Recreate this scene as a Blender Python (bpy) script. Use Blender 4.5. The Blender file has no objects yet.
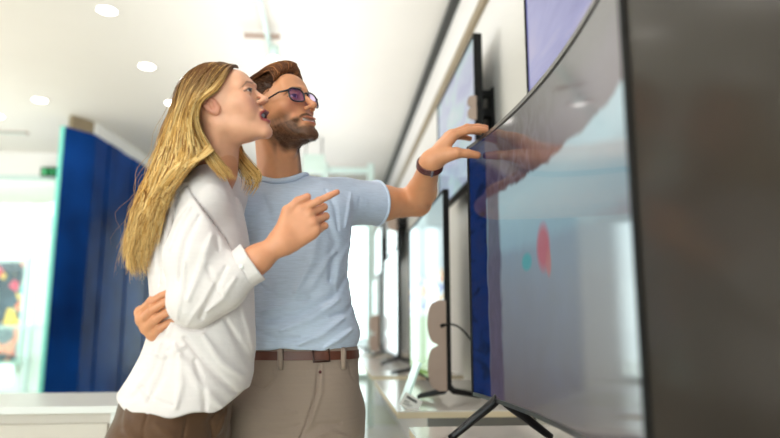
import bpy, bmesh, math, random
import numpy as np
from mathutils import Vector, Matrix, Quaternion
random.seed(7)
rng = np.random.default_rng(7)
C = bpy.context.scene.collection
sc = bpy.context.scene
PI = math.pi

# ------------------------------------------------------------------ camera
F_PX = 640.0
CAM = Vector((0, 0, 1.12))
YAW = math.atan2(57, F_PX)
PITCH = math.atan2(103, F_PX)
fwd = Vector((math.sin(YAW) * math.cos(PITCH), math.cos(YAW) * math.cos(PITCH), math.sin(PITCH)))
rgt = Vector((math.cos(YAW), -math.sin(YAW), 0))
upv = rgt.cross(fwd)
cd = bpy.data.cameras.new('camera')
cam = bpy.data.objects.new('camera', cd)
C.objects.link(cam)
cam.matrix_world = Matrix((
    (rgt.x, upv.x, -fwd.x, CAM.x), (rgt.y, upv.y, -fwd.y, CAM.y),
    (rgt.z, upv.z, -fwd.z, CAM.z), (0, 0, 0, 1)))
cd.sensor_width = 36
cd.lens = F_PX / 780 * 36
cd.clip_start = 0.02
cd.dof.use_dof = True
cd.dof.focus_distance = 1.60
cd.dof.aperture_fstop = 1.5
sc.camera = cam

def at(px, py, Y):
    """point of the place seen at a pixel, at depth Y"""
    d = fwd * F_PX + rgt * (px - 390) + upv * (219 - py)
    return CAM + d * ((Y - CAM.y) / d.y)

def atX(px, py, X):
    d = fwd * F_PX + rgt * (px - 390) + upv * (219 - py)
    return CAM + d * ((X - CAM.x) / d.x)

def pix(p):
    v = Vector(p) - CAM
    k = v.dot(fwd)
    return (390 + v.dot(rgt) / k * F_PX, 219 - v.dot(upv) / k * F_PX)

# ------------------------------------------------------------------ tags
def tag(o, label=None, cat=None, group=None, kind=None):
    if label: o['label'] = label
    if cat: o['category'] = cat
    if group: o['group'] = group
    if kind: o['kind'] = kind
    return o

def empty(name, loc, label=None, cat=None, group=None, rz=0):
    o = bpy.data.objects.new(name, None)
    o.empty_display_size = 0.1
    C.objects.link(o)
    o.location = loc
    o.rotation_euler = (0, 0, rz)
    return tag(o, label, cat, group)

# ------------------------------------------------------------------ materials
def s2l(c):
    c = c / 255.0
    return c / 12.92 if c <= 0.04045 else ((c + 0.055) / 1.055) ** 2.4

def rgb(r, g, b):
    return (s2l(r), s2l(g), s2l(b), 1)

def mat(name, col, rough=0.5, metal=0.0, spec=0.5, bump=0, bscale=50, var=0, vscale=5, coat=0, sss=0, attr=None, sheen=0, trans=0, emis=None, estr=0, aniso=0):
    m = bpy.data.materials.new(name)
    m.use_nodes = True
    nt = m.node_tree
    b = nt.nodes['Principled BSDF']
    b.inputs['Base Color'].default_value = col
    b.inputs['Roughness'].default_value = rough
    b.inputs['Metallic'].default_value = metal
    b.inputs['Specular IOR Level'].default_value = spec
    b.inputs['Coat Weight'].default_value = coat
    b.inputs['Sheen Weight'].default_value = sheen
    b.inputs['Transmission Weight'].default_value = trans
    if aniso: b.inputs['Anisotropic'].default_value = aniso
    if sss:
        b.inputs['Subsurface Weight'].default_value = sss
        b.inputs['Subsurface Radius'].default_value = (0.012, 0.004, 0.002)
        b.inputs['Subsurface Scale'].default_value = 1.0
    if emis:
        b.inputs['Emission Color'].default_value = emis
        b.inputs['Emission Strength'].default_value = estr
    src = None
    if attr:
        a = nt.nodes.new('ShaderNodeAttribute'); a.attribute_name = attr
        src = a.outputs['Color']
    tc = nt.nodes.new('ShaderNodeTexCoord')
    if var or src:
        n = nt.nodes.new('ShaderNodeTexNoise'); n.inputs['Scale'].default_value = vscale
        n.inputs['Detail'].default_value = 4
        nt.links.new(tc.outputs['Object'], n.inputs['Vector'])
        mr = nt.nodes.new('ShaderNodeMapRange')
        mr.inputs['From Min'].default_value = 0.25; mr.inputs['From Max'].default_value = 0.75
        mr.inputs['To Min'].default_value = 1 - var; mr.inputs['To Max'].default_value = 1 + var
        nt.links.new(n.outputs['Fac'], mr.inputs['Value'])
        mx = nt.nodes.new('ShaderNodeMix'); mx.data_type = 'RGBA'; mx.blend_type = 'MULTIPLY'
        mx.inputs['Factor'].default_value = 1
        mx.inputs['A'].default_value = col
        if src: nt.links.new(src, mx.inputs['A'])
        cmb = nt.nodes.new('ShaderNodeCombineColor')
        for k in ('Red', 'Green', 'Blue'): nt.links.new(mr.outputs['Result'], cmb.inputs[k])
        nt.links.new(cmb.outputs['Color'], mx.inputs['B'])
        nt.links.new(mx.outputs['Result'], b.inputs['Base Color'])
    if bump:
        n2 = nt.nodes.new('ShaderNodeTexNoise'); n2.inputs['Scale'].default_value = bscale
        n2.inputs['Detail'].default_value = 3
        nt.links.new(tc.outputs['Object'], n2.inputs['Vector'])
        bp = nt.nodes.new('ShaderNodeBump'); bp.inputs['Strength'].default_value = bump
        bp.inputs['Distance'].default_value = 0.002
        nt.links.new(n2.outputs['Fac'], bp.inputs['Height'])
        nt.links.new(bp.outputs['Normal'], b.inputs['Normal'])
    return m

def emitter(name, col, strength):
    m = bpy.data.materials.new(name); m.use_nodes = True
    nt = m.node_tree; nt.nodes.clear()
    e = nt.nodes.new('ShaderNodeEmission'); e.inputs['Color'].default_value = col
    e.inputs['Strength'].default_value = strength
    o = nt.nodes.new('ShaderNodeOutputMaterial'); nt.links.new(e.outputs[0], o.inputs[0])
    return m

def glass_mat(name, tint, refl=0.08, rough=0.02):
    m = bpy.data.materials.new(name); m.use_nodes = True
    nt = m.node_tree; nt.nodes.clear()
    t = nt.nodes.new('ShaderNodeBsdfTransparent'); t.inputs['Color'].default_value = tint
    g = nt.nodes.new('ShaderNodeBsdfGlossy'); g.inputs['Roughness'].default_value = rough
    fr = nt.nodes.new('ShaderNodeFresnel'); fr.inputs['IOR'].default_value = 1.45
    mx = nt.nodes.new('ShaderNodeMixShader')
    nt.links.new(fr.outputs[0], mx.inputs[0]); nt.links.new(t.outputs[0], mx.inputs[1]); nt.links.new(g.outputs[0], mx.inputs[2])
    o = nt.nodes.new('ShaderNodeOutputMaterial'); nt.links.new(mx.outputs[0], o.inputs[0])
    return m

# ------------------------------------------------------------------ mesh builder
class MB:
    def __init__(s):
        s.v = []; s.f = []; s.uv = None
    def box(s, x0, x1, y0, y1, z0, z1, M=None):
        n = len(s.v)
        pts = [(x, y, z) for z in (z0, z1) for y in (y0, y1) for x in (x0, x1)]
        if M is not None: pts = [tuple(M @ Vector(p)) for p in pts]
        s.v += pts
        s.f += [tuple(n + i for i in q) for q in ((0, 2, 3, 1), (4, 5, 7, 6), (0, 1, 5, 4), (2, 6, 7, 3), (0, 4, 6, 2), (1, 3, 7, 5))]
        return s
    def tube(s, pts, rad, n=10, cap=True, flat=1.0, up=None):
        pts = [Vector(p) for p in pts]
        if not hasattr(rad, '__len__'): rad = [rad] * len(pts)
        base = len(s.v); N = None
        for i, p in enumerate(pts):
            a = pts[max(i - 1, 0)]; b = pts[min(i + 1, len(pts) - 1)]
            T = (b - a).normalized()
            if N is None:
                u = Vector(up) if up else (Vector((0, 0, 1)) if abs(T.z) < 0.9 else Vector((1, 0, 0)))
                N = (u - T * u.dot(T)).normalized()
            else:
                N = (N - T * N.dot(T)).normalized()
            B = T.cross(N)
            for k in range(n):
                a_ = 2 * PI * k / n
                s.v.append(tuple(p + N * (math.cos(a_) * rad[i] * flat) + B * (math.sin(a_) * rad[i])))
        for i in range(len(pts) - 1):
            for k in range(n):
                k2 = (k + 1) % n
                s.f.append((base + i * n + k, base + i * n + k2, base + (i + 1) * n + k2, base + (i + 1) * n + k))
        if cap:
            s.f.append(tuple(base + k for k in reversed(range(n))))
            s.f.append(tuple(base + (len(pts) - 1) * n + k for k in range(n)))
        return s
    def lathe(s, prof, c=(0, 0, 0), n=24, axis='z', capends=True):
        base = len(s.v)
        for r, z in prof:
            for k in range(n):
                a = 2 * PI * k / n
                x, y = r * math.cos(a), r * math.sin(a)
                p = (x, y, z) if axis == 'z' else ((z, x, y) if axis == 'x' else (x, z, y))
                s.v.append((c[0] + p[0], c[1] + p[1], c[2] + p[2]))
        for i in range(len(prof) - 1):
            for k in range(n):
                k2 = (k + 1) % n
                s.f.append((base + i * n + k, base + i * n + k2, base + (i + 1) * n + k2, base + (i + 1) * n + k))
        if capends:
            s.f.append(tuple(base + k for k in range(n)))
            s.f.append(tuple(base + (len(prof) - 1) * n + k for k in range(n)))
        return s
    def prism(s, poly, M, t):
        """outline in its local xy, thickness t along local z, placed by M"""
        n = len(poly); b = len(s.v)
        for z in (-t / 2, t / 2):
            for x, y in poly: s.v.append(tuple(M @ Vector((x, y, z))))
        s.f.append(tuple(b + i for i in reversed(range(n)))); s.f.append(tuple(b + n + i for i in range(n)))
        for i in range(n):
            j = (i + 1) % n
            s.f.append((b + i, b + j, b + n + j, b + n + i))
        return s
    def build(s, name, m, parent=None, bevel=0, smooth=False, kind=None, origin=None):
        me = bpy.data.meshes.new(name)
        me.from_pydata(s.v, [], s.f); me.update()
        bm = bmesh.new(); bm.from_mesh(me)
        bmesh.ops.recalc_face_normals(bm, faces=bm.faces)
        if bevel:
            es = [e for e in bm.edges if len(e.link_faces) == 2 and e.calc_face_angle(0) > 0.5]
            bmesh.ops.bevel(bm, geom=es, offset=bevel, segments=2, affect='EDGES', profile=0.7)
        bm.to_mesh(me); bm.free()
        me.materials.append(m)
        if smooth:
            me.polygons.foreach_set('use_smooth', [True] * len(me.polygons))
        o = bpy.data.objects.new(name, me); C.objects.link(o)
        if origin is not None:
            me.transform(Matrix.Translation(-Vector(origin))); o.location = origin
        if parent is not None:
            o.parent = parent
            if getattr(s, 'world', False):
                me.transform(wmat(parent).inverted())
        if kind: o['kind'] = kind
        return o

def wmat(o):
    M = Matrix.LocRotScale(o.location, o.rotation_euler, None)
    return (wmat(o.parent) @ M) if o.parent is not None else M

def WMB():
    m = MB(); m.world = True
    return m

def obj_np(name, V, F, m, parent=None, smooth=True, colors=None):
    """mesh object from arrays in world space; parented things are moved into their parent's space"""
    me = bpy.data.meshes.new(name)
    V = np.asarray(V, dtype=np.float64)
    if parent is not None:
        Mi = np.array(wmat(parent).inverted())
        V = V @ Mi[:3, :3].T + Mi[:3, 3]
    F = np.asarray(F)
    k = F.shape[1]
    me.vertices.add(len(V)); me.vertices.foreach_set('co', V.astype(np.float32).ravel())
    me.loops.add(F.size); me.loops.foreach_set('vertex_index', F.astype(np.int32).ravel())
    me.polygons.add(len(F)); me.polygons.foreach_set('loop_start', np.arange(0, F.size, k, dtype=np.int32))
    me.update(calc_edges=True); me.validate()
    me.polygons.foreach_set('use_smooth', [smooth] * len(me.polygons))
    if colors is not None:
        ca = me.color_attributes.new('tint', 'FLOAT_COLOR', 'POINT')
        cc = np.ones((len(V), 4), dtype=np.float32); cc[:, :3] = colors
        ca.data.foreach_set('color', cc.ravel())
    me.materials.append(m)
    o = bpy.data.objects.new(name, me); C.objects.link(o)
    if parent is not None: o.parent = parent
    return o
# ================================================================== materials
M = {}
M['ceil'] = mat('ceiling_paint', rgb(226, 220, 212), 0.8, var=0.02, vscale=1.5)
M['wall'] = mat('wall_paint', rgb(226, 222, 218), 0.7, var=0.03, vscale=2)
M['white'] = mat('white_laminate', rgb(236, 234, 230), 0.3, var=0.02, vscale=3)
M['cab'] = mat('cabinet_lacquer', rgb(216, 204, 192), 0.4, var=0.03, vscale=3)
M['bronze'] = mat('bronze_trim', rgb(150, 134, 108), 0.45, metal=0.3, var=0.05)
M['gap'] = mat('dark_gap', rgb(44, 44, 42), 0.5, var=0.05)
M['beige'] = mat('beige_card', rgb(172, 150, 138), 0.7, var=0.05, vscale=20)
M['black'] = mat('black_plastic', rgb(13, 13, 14), 0.6, spec=0.25, var=0.1, vscale=30)
M['blackm'] = mat('black_metal', rgb(18, 18, 20), 0.3, metal=0.4, var=0.1)
M['silver'] = mat('brushed_edge', rgb(120, 118, 116), 0.3, metal=0.9, var=0.05)
M['shelf'] = mat('shelf_top', rgb(214, 206, 200), 0.22, coat=0.4, var=0.04, vscale=4)
M['shelfedge'] = mat('shelf_edge', rgb(205, 188, 160), 0.5, var=0.04, vscale=6)
M['glass'] = glass_mat('window_glass', (0.93, 0.99, 0.97, 1))
M['frame'] = mat('window_metal', rgb(196, 214, 208), 0.4, metal=0.2, var=0.03)
M['green_edge'] = mat('green_glass_edge', rgb(120, 215, 200), 0.2, var=0.05)
M['lamp'] = emitter('lamp_glow', (1, 0.95, 0.88, 1), 9)
M['off'] = mat('panel_black', rgb(62, 57, 53), 0.15, spec=0.20, var=0.1)

def nodes_mat(name):
    m = bpy.data.materials.new(name); m.use_nodes = True
    return m, m.node_tree, m.node_tree.nodes['Principled BSDF']

def ramp(nt, stops, interp='LINEAR'):
    r = nt.nodes.new('ShaderNodeValToRGB'); r.color_ramp.interpolation = interp
    el = r.color_ramp.elements
    while len(el) > 1: el.remove(el[-1])
    el[0].position = stops[0][0]; el[0].color = stops[0][1]
    for p, c in stops[1:]:
        e = el.new(p); e.color = c
    return r

def floor_mat():
    m, nt, b = nodes_mat('floor_tile')
    tc = nt.nodes.new('ShaderNodeTexCoord')
    br = nt.nodes.new('ShaderNodeTexBrick')
    br.offset = 0; br.inputs['Scale'].default_value = 1.0
    br.inputs['Brick Width'].default_value = 0.9; br.inputs['Row Height'].default_value = 0.9
    br.inputs['Mortar Size'].default_value = 0.004
    br.inputs['Color1'].default_value = rgb(232, 232, 224); br.inputs['Color2'].default_value = rgb(226, 224, 216)
    br.inputs['Mortar'].default_value = rgb(170, 168, 160)
    nt.links.new(tc.outputs['Object'], br.inputs['Vector'])
    ch = nt.nodes.new('ShaderNodeTexChecker'); ch.inputs['Scale'].default_value = 0.55
    ch.inputs['Color1'].default_value = (1, 1, 1, 1); ch.inputs['Color2'].default_value = rgb(236, 238, 212)
    nt.links.new(tc.outputs['Object'], ch.inputs['Vector'])
    mx = nt.nodes.new('ShaderNodeMix'); mx.data_type = 'RGBA'; mx.blend_type = 'MULTIPLY'; mx.inputs['Factor'].default_value = 1
    nt.links.new(br.outputs['Color'], mx.inputs['A']); nt.links.new(ch.outputs['Color'], mx.inputs['B'])
    nt.links.new(mx.outputs['Result'], b.inputs['Base Color'])
    b.inputs['Roughness'].default_value = 0.18
    return m
M['floor'] = floor_mat()

def blue_mat():
    m, nt, b = nodes_mat('blue_glass_panels')
    tc = nt.nodes.new('ShaderNodeTexCoord')
    w = nt.nodes.new('ShaderNodeTexNoise'); w.inputs['Scale'].default_value = 1.6; w.inputs['Detail'].default_value = 2
    mp = nt.nodes.new('ShaderNodeMapping'); mp.inputs['Scale'].default_value = (1, 1, 0.8)
    nt.links.new(tc.outputs['Object'], mp.inputs['Vector']); nt.links.new(mp.outputs[0], w.inputs['Vector'])
    r = ramp(nt, [(0.3, rgb(5, 32, 80)), (0.5, rgb(9, 56, 124)), (0.7, rgb(14, 70, 150))])
    nt.links.new(w.outputs['Fac'], r.inputs['Fac']); nt.links.new(r.outputs['Color'], b.inputs['Base Color'])
    b.inputs['Roughness'].default_value = 0.22
    b.inputs['Specular IOR Level'].default_value = 0.06
    return m
M['blue'] = blue_mat()

def screen_mat(name, build, strength=1.0, rough=0.06, base=(0.01, 0.01, 0.012, 1)):
    """lit display: the picture the set is showing is what it emits; the glass in front is glossy"""
    m, nt, b = nodes_mat(name)
    tc = nt.nodes.new('ShaderNodeTexCoord')
    sep = nt.nodes.new('ShaderNodeSeparateXYZ'); nt.links.new(tc.outputs['UV'], sep.inputs[0])
    col = build(nt, tc, sep)
    nt.links.new(col, b.inputs['Emission Color'])
    b.inputs['Emission Strength'].default_value = strength
    b.inputs['Base Color'].default_value = base
    b.inputs['Roughness'].default_value = rough
    b.inputs['Specular IOR Level'].default_value = 0.6
    return m

def noise(nt, tc, scale, sx=1, sy=1, detail=4, dist=0.0, off=0.0):
    mp = nt.nodes.new('ShaderNodeMapping'); mp.inputs['Scale'].default_value = (sx, sy, 1)
    mp.inputs['Location'].default_value = (off, off, 0)
    nt.links.new(tc.outputs['UV'], mp.inputs['Vector'])
    n = nt.nodes.new('ShaderNodeTexNoise'); n.inputs['Scale'].default_value = scale
    n.inputs['Detail'].default_value = detail; n.inputs['Distortion'].default_value = dist
    nt.links.new(mp.outputs[0], n.inputs['Vector'])
    return n.outputs['Fac']

def math2(nt, op, a, b):
    n = nt.nodes.new('ShaderNodeMath'); n.operation = op
    for i, v in enumerate((a, b)):
        if isinstance(v, (int, float)): n.inputs[i].default_value = v
        else: nt.links.new(v, n.inputs[i])
    return n.outputs[0]

def mixc(nt, fac, a, b, mode='MIX'):
    n = nt.nodes.new('ShaderNodeMix'); n.data_type = 'RGBA'; n.blend_type = mode
    if isinstance(fac, (int, float)): n.inputs['Factor'].default_value = fac
    else: nt.links.new(fac, n.inputs['Factor'])
    for k, v in (('A', a), ('B', b)):
        if isinstance(v, tuple): n.inputs[k].default_value = v
        else: nt.links.new(v, n.inputs[k])
    return n.outputs['Result']

def img_football(nt, tc, sep):
    # a match on a green pitch with coloured stands above
    n = noise(nt, tc, 5, 1, 1, 3)
    v = math2(nt, 'ADD', sep.outputs['Y'], math2(nt, 'MULTIPLY', math2(nt, 'SUBTRACT', n, 0.5), 0.1))
    r = ramp(nt, [(0.0, rgb(140, 182, 84)), (0.36, rgb(134, 176, 80)), (0.38, rgb(212, 222, 222)), (0.43, rgb(190, 208, 220)),
                  (0.60, rgb(170, 200, 210)), (0.72, rgb(190, 214, 220)), (1, rgb(180, 206, 214))])
    nt.links.new(v, r.inputs['Fac'])
    c = noise(nt, tc, 9, 1, 1.4, 2, off=3.0)
    rc = ramp(nt, [(0.36, rgb(60, 90, 190)), (0.44, rgb(180, 205, 230)), (0.52, rgb(225, 232, 235)), (0.6, rgb(236, 190, 90)), (0.66, rgb(225, 110, 90))])
    nt.links.new(c, rc.inputs['Fac'])
    band = ramp(nt, [(0.34, (0, 0, 0, 1)), (0.42, (1, 1, 1, 1)), (0.58, (1, 1, 1, 1)), (0.64, (0, 0, 0, 1))])
    nt.links.new(sep.outputs['Y'], band.inputs['Fac'])
    return mixc(nt, band.outputs['Color'], r.outputs['Color'], rc.outputs['Color'])

def img_sky(nt, tc, sep):
    n = noise(nt, tc, 3, 1, 1.6, 5, 0.6)
    r = ramp(nt, [(0.3, rgb(150, 160, 220)), (0.48, rgb(176, 196, 232)), (0.6, rgb(176, 218, 226)), (0.75, rgb(214, 220, 240))])
    nt.links.new(n, r.inputs['Fac'])
    return r.outputs['Color']

def img_lilac(nt, tc, sep):
    n = noise(nt, tc, 2.5, 1, 1.6, 4, 0.4)
    r = ramp(nt, [(0.3, rgb(118, 122, 190)), (0.5, rgb(150, 152, 214)), (0.7, rgb(186, 176, 214))])
    nt.links.new(n, r.inputs['Fac'])
    return r.outputs['Color']

def img_bright(nt, tc, sep):
    n = noise(nt, tc, 4, 1, 1, 3)
    r = ramp(nt, [(0.3, rgb(236, 170, 150)), (0.42, rgb(226, 240, 240)), (0.6, rgb(236, 246, 246)), (0.75, rgb(190, 225, 230))])
    nt.links.new(n, r.inputs['Fac'])
    return r.outputs['Color']

def img_reflections(nt, tc, sep):
    # invented picture: reflections in the glass painted as emitted bands, plus a few figures
    n = noise(nt, tc, 7, 1.5, 1, 6, 0.8)
    v = math2(nt, 'ADD', sep.outputs['Y'], math2(nt, 'MULTIPLY', math2(nt, 'SUBTRACT', n, 0.5), 0.05))
    r = ramp(nt, [(0.0, rgb(112, 104, 100)), (0.15, rgb(124, 124, 126)), (0.38, rgb(138, 146, 152)), (0.50, rgb(140, 158, 168)),
                  (0.54, rgb(150, 180, 190)), (0.70, rgb(172, 206, 214)), (0.745, rgb(172, 204, 212)), (0.76, rgb(92, 80, 90)), (0.85, rgb(96, 88, 98)), (0.93, rgb(84, 82, 82)), (1.0, rgb(84, 84, 82))])
    nt.links.new(v, r.inputs['Fac'])
    # mottled brown and lilac, painted for the reflections across the top
    k = noise(nt, tc, 11, 2.2, 1, 7, 1.2, off=5)
    rk = ramp(nt, [(0.35, rgb(58, 36, 30)), (0.5, rgb(92, 74, 76)), (0.65, rgb(118, 108, 118))])
    nt.links.new(k, rk.inputs['Fac'])
    my = ramp(nt, [(0.75, (0, 0, 0, 1)), (0.77, (0.95, 0.95, 0.95, 1)), (0.95, (0.5, 0.5, 0.5, 1)), (1, (0, 0, 0, 1))]); nt.links.new(v, my.inputs['Fac'])
    mxx = ramp(nt, [(0.0, (1, 1, 1, 1)), (0.4, (0.7, 0.7, 0.7, 1)), (0.65, (0.05, 0.05, 0.05, 1))]); nt.links.new(sep.outputs['X'], mxx.inputs['Fac'])
    c = mixc(nt, math2(nt, 'MULTIPLY', my.outputs['Color'], mxx.outputs['Color']), r.outputs['Color'], rk.outputs['Color'])
    # deep blue left edge: the blue wall's reflection painted into the picture
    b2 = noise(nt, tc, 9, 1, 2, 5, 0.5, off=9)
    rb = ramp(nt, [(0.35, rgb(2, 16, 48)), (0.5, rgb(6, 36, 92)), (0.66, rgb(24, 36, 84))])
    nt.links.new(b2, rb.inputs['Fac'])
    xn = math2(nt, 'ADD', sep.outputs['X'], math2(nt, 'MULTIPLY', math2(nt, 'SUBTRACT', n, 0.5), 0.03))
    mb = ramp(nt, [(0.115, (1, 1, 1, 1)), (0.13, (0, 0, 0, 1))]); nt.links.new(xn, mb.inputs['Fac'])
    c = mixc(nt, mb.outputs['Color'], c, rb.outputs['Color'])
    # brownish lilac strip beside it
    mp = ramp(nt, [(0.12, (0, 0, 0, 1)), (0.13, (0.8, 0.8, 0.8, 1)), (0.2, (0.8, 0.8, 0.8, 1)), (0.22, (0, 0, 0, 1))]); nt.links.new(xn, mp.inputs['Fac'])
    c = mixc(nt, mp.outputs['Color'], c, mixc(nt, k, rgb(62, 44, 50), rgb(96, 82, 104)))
    # red and teal figures
    def blob(cx, cy, rx, ry, colr, c):
        dx = math2(nt, 'DIVIDE', math2(nt, 'SUBTRACT', sep.outputs['X'], cx), rx)
        dy = math2(nt, 'DIVIDE', math2(nt, 'SUBTRACT', sep.outputs['Y'], cy), ry)
        d = math2(nt, 'ADD', math2(nt, 'MULTIPLY', dx, dx), math2(nt, 'MULTIPLY', dy, dy))
        rr = ramp(nt, [(0.3, (1, 1, 1, 1)), (1.0, (0, 0, 0, 1))]); nt.links.new(d, rr.inputs['Fac'])
        return mixc(nt, math2(nt, 'MULTIPLY', rr.outputs['Color'], 0.75), c, colr)
    c = blob(0.50, 0.50, 0.05, 0.085, rgb(196, 80, 84), c)
    c = blob(0.53, 0.45, 0.02, 0.05, rgb(190, 120, 110), c)
    c = blob(0.39, 0.47, 0.04, 0.035, rgb(70, 170, 170), c)
    return c

M['s_foot'] = screen_mat('picture_football', img_football, 0.62)
M['s_sky'] = screen_mat('picture_sky', img_sky, 0.46)
M['s_lilac'] = screen_mat('picture_lilac', img_lilac, 0.62)
M['s_bright'] = screen_mat('picture_bright', img_bright, 0.75)
M['s_reflect'] = screen_mat('picture_with_reflections', img_reflections, 0.68, rough=0.07)

# ================================================================== the room
H = 3.11
def struct(name, mb, m, **k):
    o = mb.build(name, m, **k); o['kind'] = 'structure'
    return o
struct('floor', MB().box(-12, 0.95, -3.5, 15, -0.1, 0), M['floor'])
struct('ceiling', MB().box(-12, 0.95, -3.5, 13.2, H, H + 0.1), M['ceil'])
struct('wall_right', MB().box(0.75, 0.95, -3.5, 13.2, 0, H), M['wall'])
struct('trim_1', MB().box(0.725, 0.75, -3.5, 13.2, 2.69, 2.75), M['bronze'], bevel=0.004)
struct('gap_shade_strip', MB().box(0.70, 0.75, -3.5, 13.2, 3.05, 3.10), M['gap'], bevel=0.003)  # solid dark strip standing in for the shaded gap at the ceiling
struct('wall_left', MB().box(-12.1, -12.0, -3.5, 13.2, 0, H), M['wall'])

# left shop front with its header
FY = 7.75
struct('wall_front', MB().box(-12, -2.62, FY, FY + 0.12, 2.84, H), M['wall'])
def glazing(name, x0, x1, y, n, z1, t=0.03):
    w = empty(name, (x0, y, 0)); w['kind'] = 'structure'
    fr = WMB()
    fr.box(x0, x1, y - t, y + t, 0, 0.10); fr.box(x0, x1, y - t, y + t, z1 - 0.05, z1)
    for i in range(n + 1):
        x = x0 + (x1 - x0) * i / n
        fr.box(x - 0.012, x + 0.012, y - t, y + t, 0, z1)
    fr.build('window_frame', M['frame'], w, smooth=False)
    for i in range(n):
        a = x0 + (x1 - x0) * i / n + 0.012; b = x0 + (x1 - x0) * (i + 1) / n - 0.012
        WMB().box(a, b, y - 0.005, y + 0.005, 0.10, z1 - 0.05).build('glass_pane', M['glass'], w, smooth=False)
    return w
glazing('window_1', -11.9, -2.70, FY + 0.06, 3, 2.84)
glazing('window_2', -1.3, 0.72, 13.1, 2, H)
glazing('window_3', -11.9, 0.72, -3.5, 6, H)
struct('wall_far', MB().box(-2.62, -1.3, 13.1, 13.2, 0, H), M['wall'])

# blue glass panel wall: end face towards the camera, then a long run of panels
pA = at(67, 120, 6.2); pB = at(96.5, 125, 6.45)
A = Vector((pA.x, 6.2, 0)); B = Vector((pB.x, 6.45, 0)); D = Vector((-1.95, 11.5, 0))
bw = empty('wall_blue', (A.x, A.y, 0)); bw['kind'] = 'structure'
def slab(P, Q, z0, z1, th, name, m, parent, gap=0.008, bulge=0.0):
    d = (Q - P); L = d.length; d.normalize(); nrm = Vector((d.y, -d.x, 0))
    Mx = Matrix.Translation(P) @ Matrix(((d.x, nrm.x, 0, 0), (d.y, nrm.y, 0, 0), (0, 0, 1, 0), (0, 0, 0, 1)))
    mb = WMB(); mb.box(gap, L - gap, -th, bulge, z0, z1, Mx)
    return mb.build(name, m, parent, bevel=0.004)
HB = 2.70 + 0.28
slab(A, B, 0, HB, 0.05, 'end_panel', M['blue'], bw, 0.0)
N = 16
for i in range(N):
    slab(B.lerp(D, i / N), B.lerp(D, (i + 1) / N), 0, HB, 0.05, 'panel', M['blue'], bw, 0.006, bulge=0.012 * (i % 2))
slab(A + Vector((0.03, 0.03, 0)), B + Vector((0, 0.05, 0)), HB, H, 0.05, 'capital', M['bronze'], bw)
slab(B, D, HB, H, 0.05, 'head_rail', M['white'], bw)
struct('trim_3', MB().box(A.x - 0.05, A.x - 0.012, 6.19, 6.25, 0, HB), M['green_edge'])

# ------------------------------------------------------------------ ceiling lamps
dl0 = empty('ceiling_light', (0, 0, H))
MB().lathe([(0.070, 0.0), (0.074, -0.004), (0.068, -0.008), (0.060, -0.006), (0.060, 0.0)], n=24, capends=False).build('trim_ring', M['white'], dl0, smooth=True)
MB().lathe([(0.0001, -0.003), (0.060, -0.003), (0.060, 0.0), (0.0001, 0.0)], n=24, capends=False).build('diffuser', M['lamp'], dl0)
def copy_tree(o, parent=None):
    c = o.copy(); C.objects.link(c); c.parent = parent
    for ch in list(o.children): copy_tree(ch, c)
    return c
def ceil_at(px, py):
    d = fwd * F_PX + rgt * (px - 390) + upv * (219 - py)
    return CAM + d * ((H - CAM.z) / d.z)
spots = [(ceil_at(107, 10), 'round downlight nearest the top edge of the photo'),
         (ceil_at(147, 66), 'round downlight midway between the top one and the woman\'s hair'),
         (ceil_at(40, 100), 'round downlight above the green exit sign'),
         (ceil_at(172, 103), 'round downlight touching the woman\'s hair'),
         (ceil_at(-3, 116), 'round downlight cut by the left edge of the photo')]
extra = [(-1.42, 3.1), (-1.42, 2.2), (-1.42, 1.3), (-1.42, 0.4), (-2.6, 4.7), (-2.6, 3.7), (-2.6, 2.7), (-2.6, 1.7), (-3.8, 4.7), (-3.8, 3.2), (-3.8, 1.9), (-5.2, 4.4), (-5.2, 2.6)]
for i, (p, lab) in enumerate(spots):
    o = dl0 if i == 0 else copy_tree(dl0)
    o.location = (p.x, p.y, H); tag(o, lab, 'ceiling light', 'recessed round downlights')
for x, y in extra:
    o = copy_tree(dl0); o.location = (x, y, H)
    tag(o, 'recessed downlight seen only as a white streak mirrored in the television screens', 'ceiling light', 'downlights mirrored in the screens')

# light track with spot heads
tp = at(262, 45, 5.0)
tr = empty('light_track', (-0.46, 4.0, H), 'thin ceiling track rail that carries the spot heads, above the couple', 'light track')
WMB().box(-0.475, -0.445, 3.1, 6.6, H - 0.10, H - 0.075).build('rail', M['frame'], tr)
for y in (3.2, 4.55, 6.4):
    WMB().tube([(-0.46, y, H), (-0.46, y, H - 0.08)], 0.006, 8).build('hanger', M['silver'], tr)
for y in (4.15, 5.05, 5.5):
    WMB().box(-0.62, -0.38, y - 0.015, y + 0.015, H - 0.09, H - 0.06).build('cross_bar', M['beige'], tr)
def spot(x, y, z, lab, cat='spotlight'):
    s = empty('track_spotlight', (x, y, z), lab, cat, 'spot heads on the ceiling track')
    MB().lathe([(0.030, 0.085), (0.038, 0.08), (0.040, 0.0), (0.036, 0.0), (0.034, 0.02), (0.0001, 0.02)], n=20, capends=False).build('housing', M['frame'], s, smooth=True)
    MB().lathe([(0.0001, 0.004), (0.035, 0.004), (0.035, 0.015), (0.0001, 0.015)], n=20, capends=False).build('lens', M['lamp'], s)
    MB().tube([(0, 0, 0.08), (-0.03, 0, 0.11), (-0.035, 0, 0.14)], 0.008, 8).build('arm', M['frame'], s, smooth=True)
    return s
spot(-0.42, 4.15, H - 0.23, 'lit white spot head hanging above the man\'s hair')
spot(-0.42, 5.1, H - 0.23, 'farther spot head, just above the top of the man\'s hair')

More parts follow.
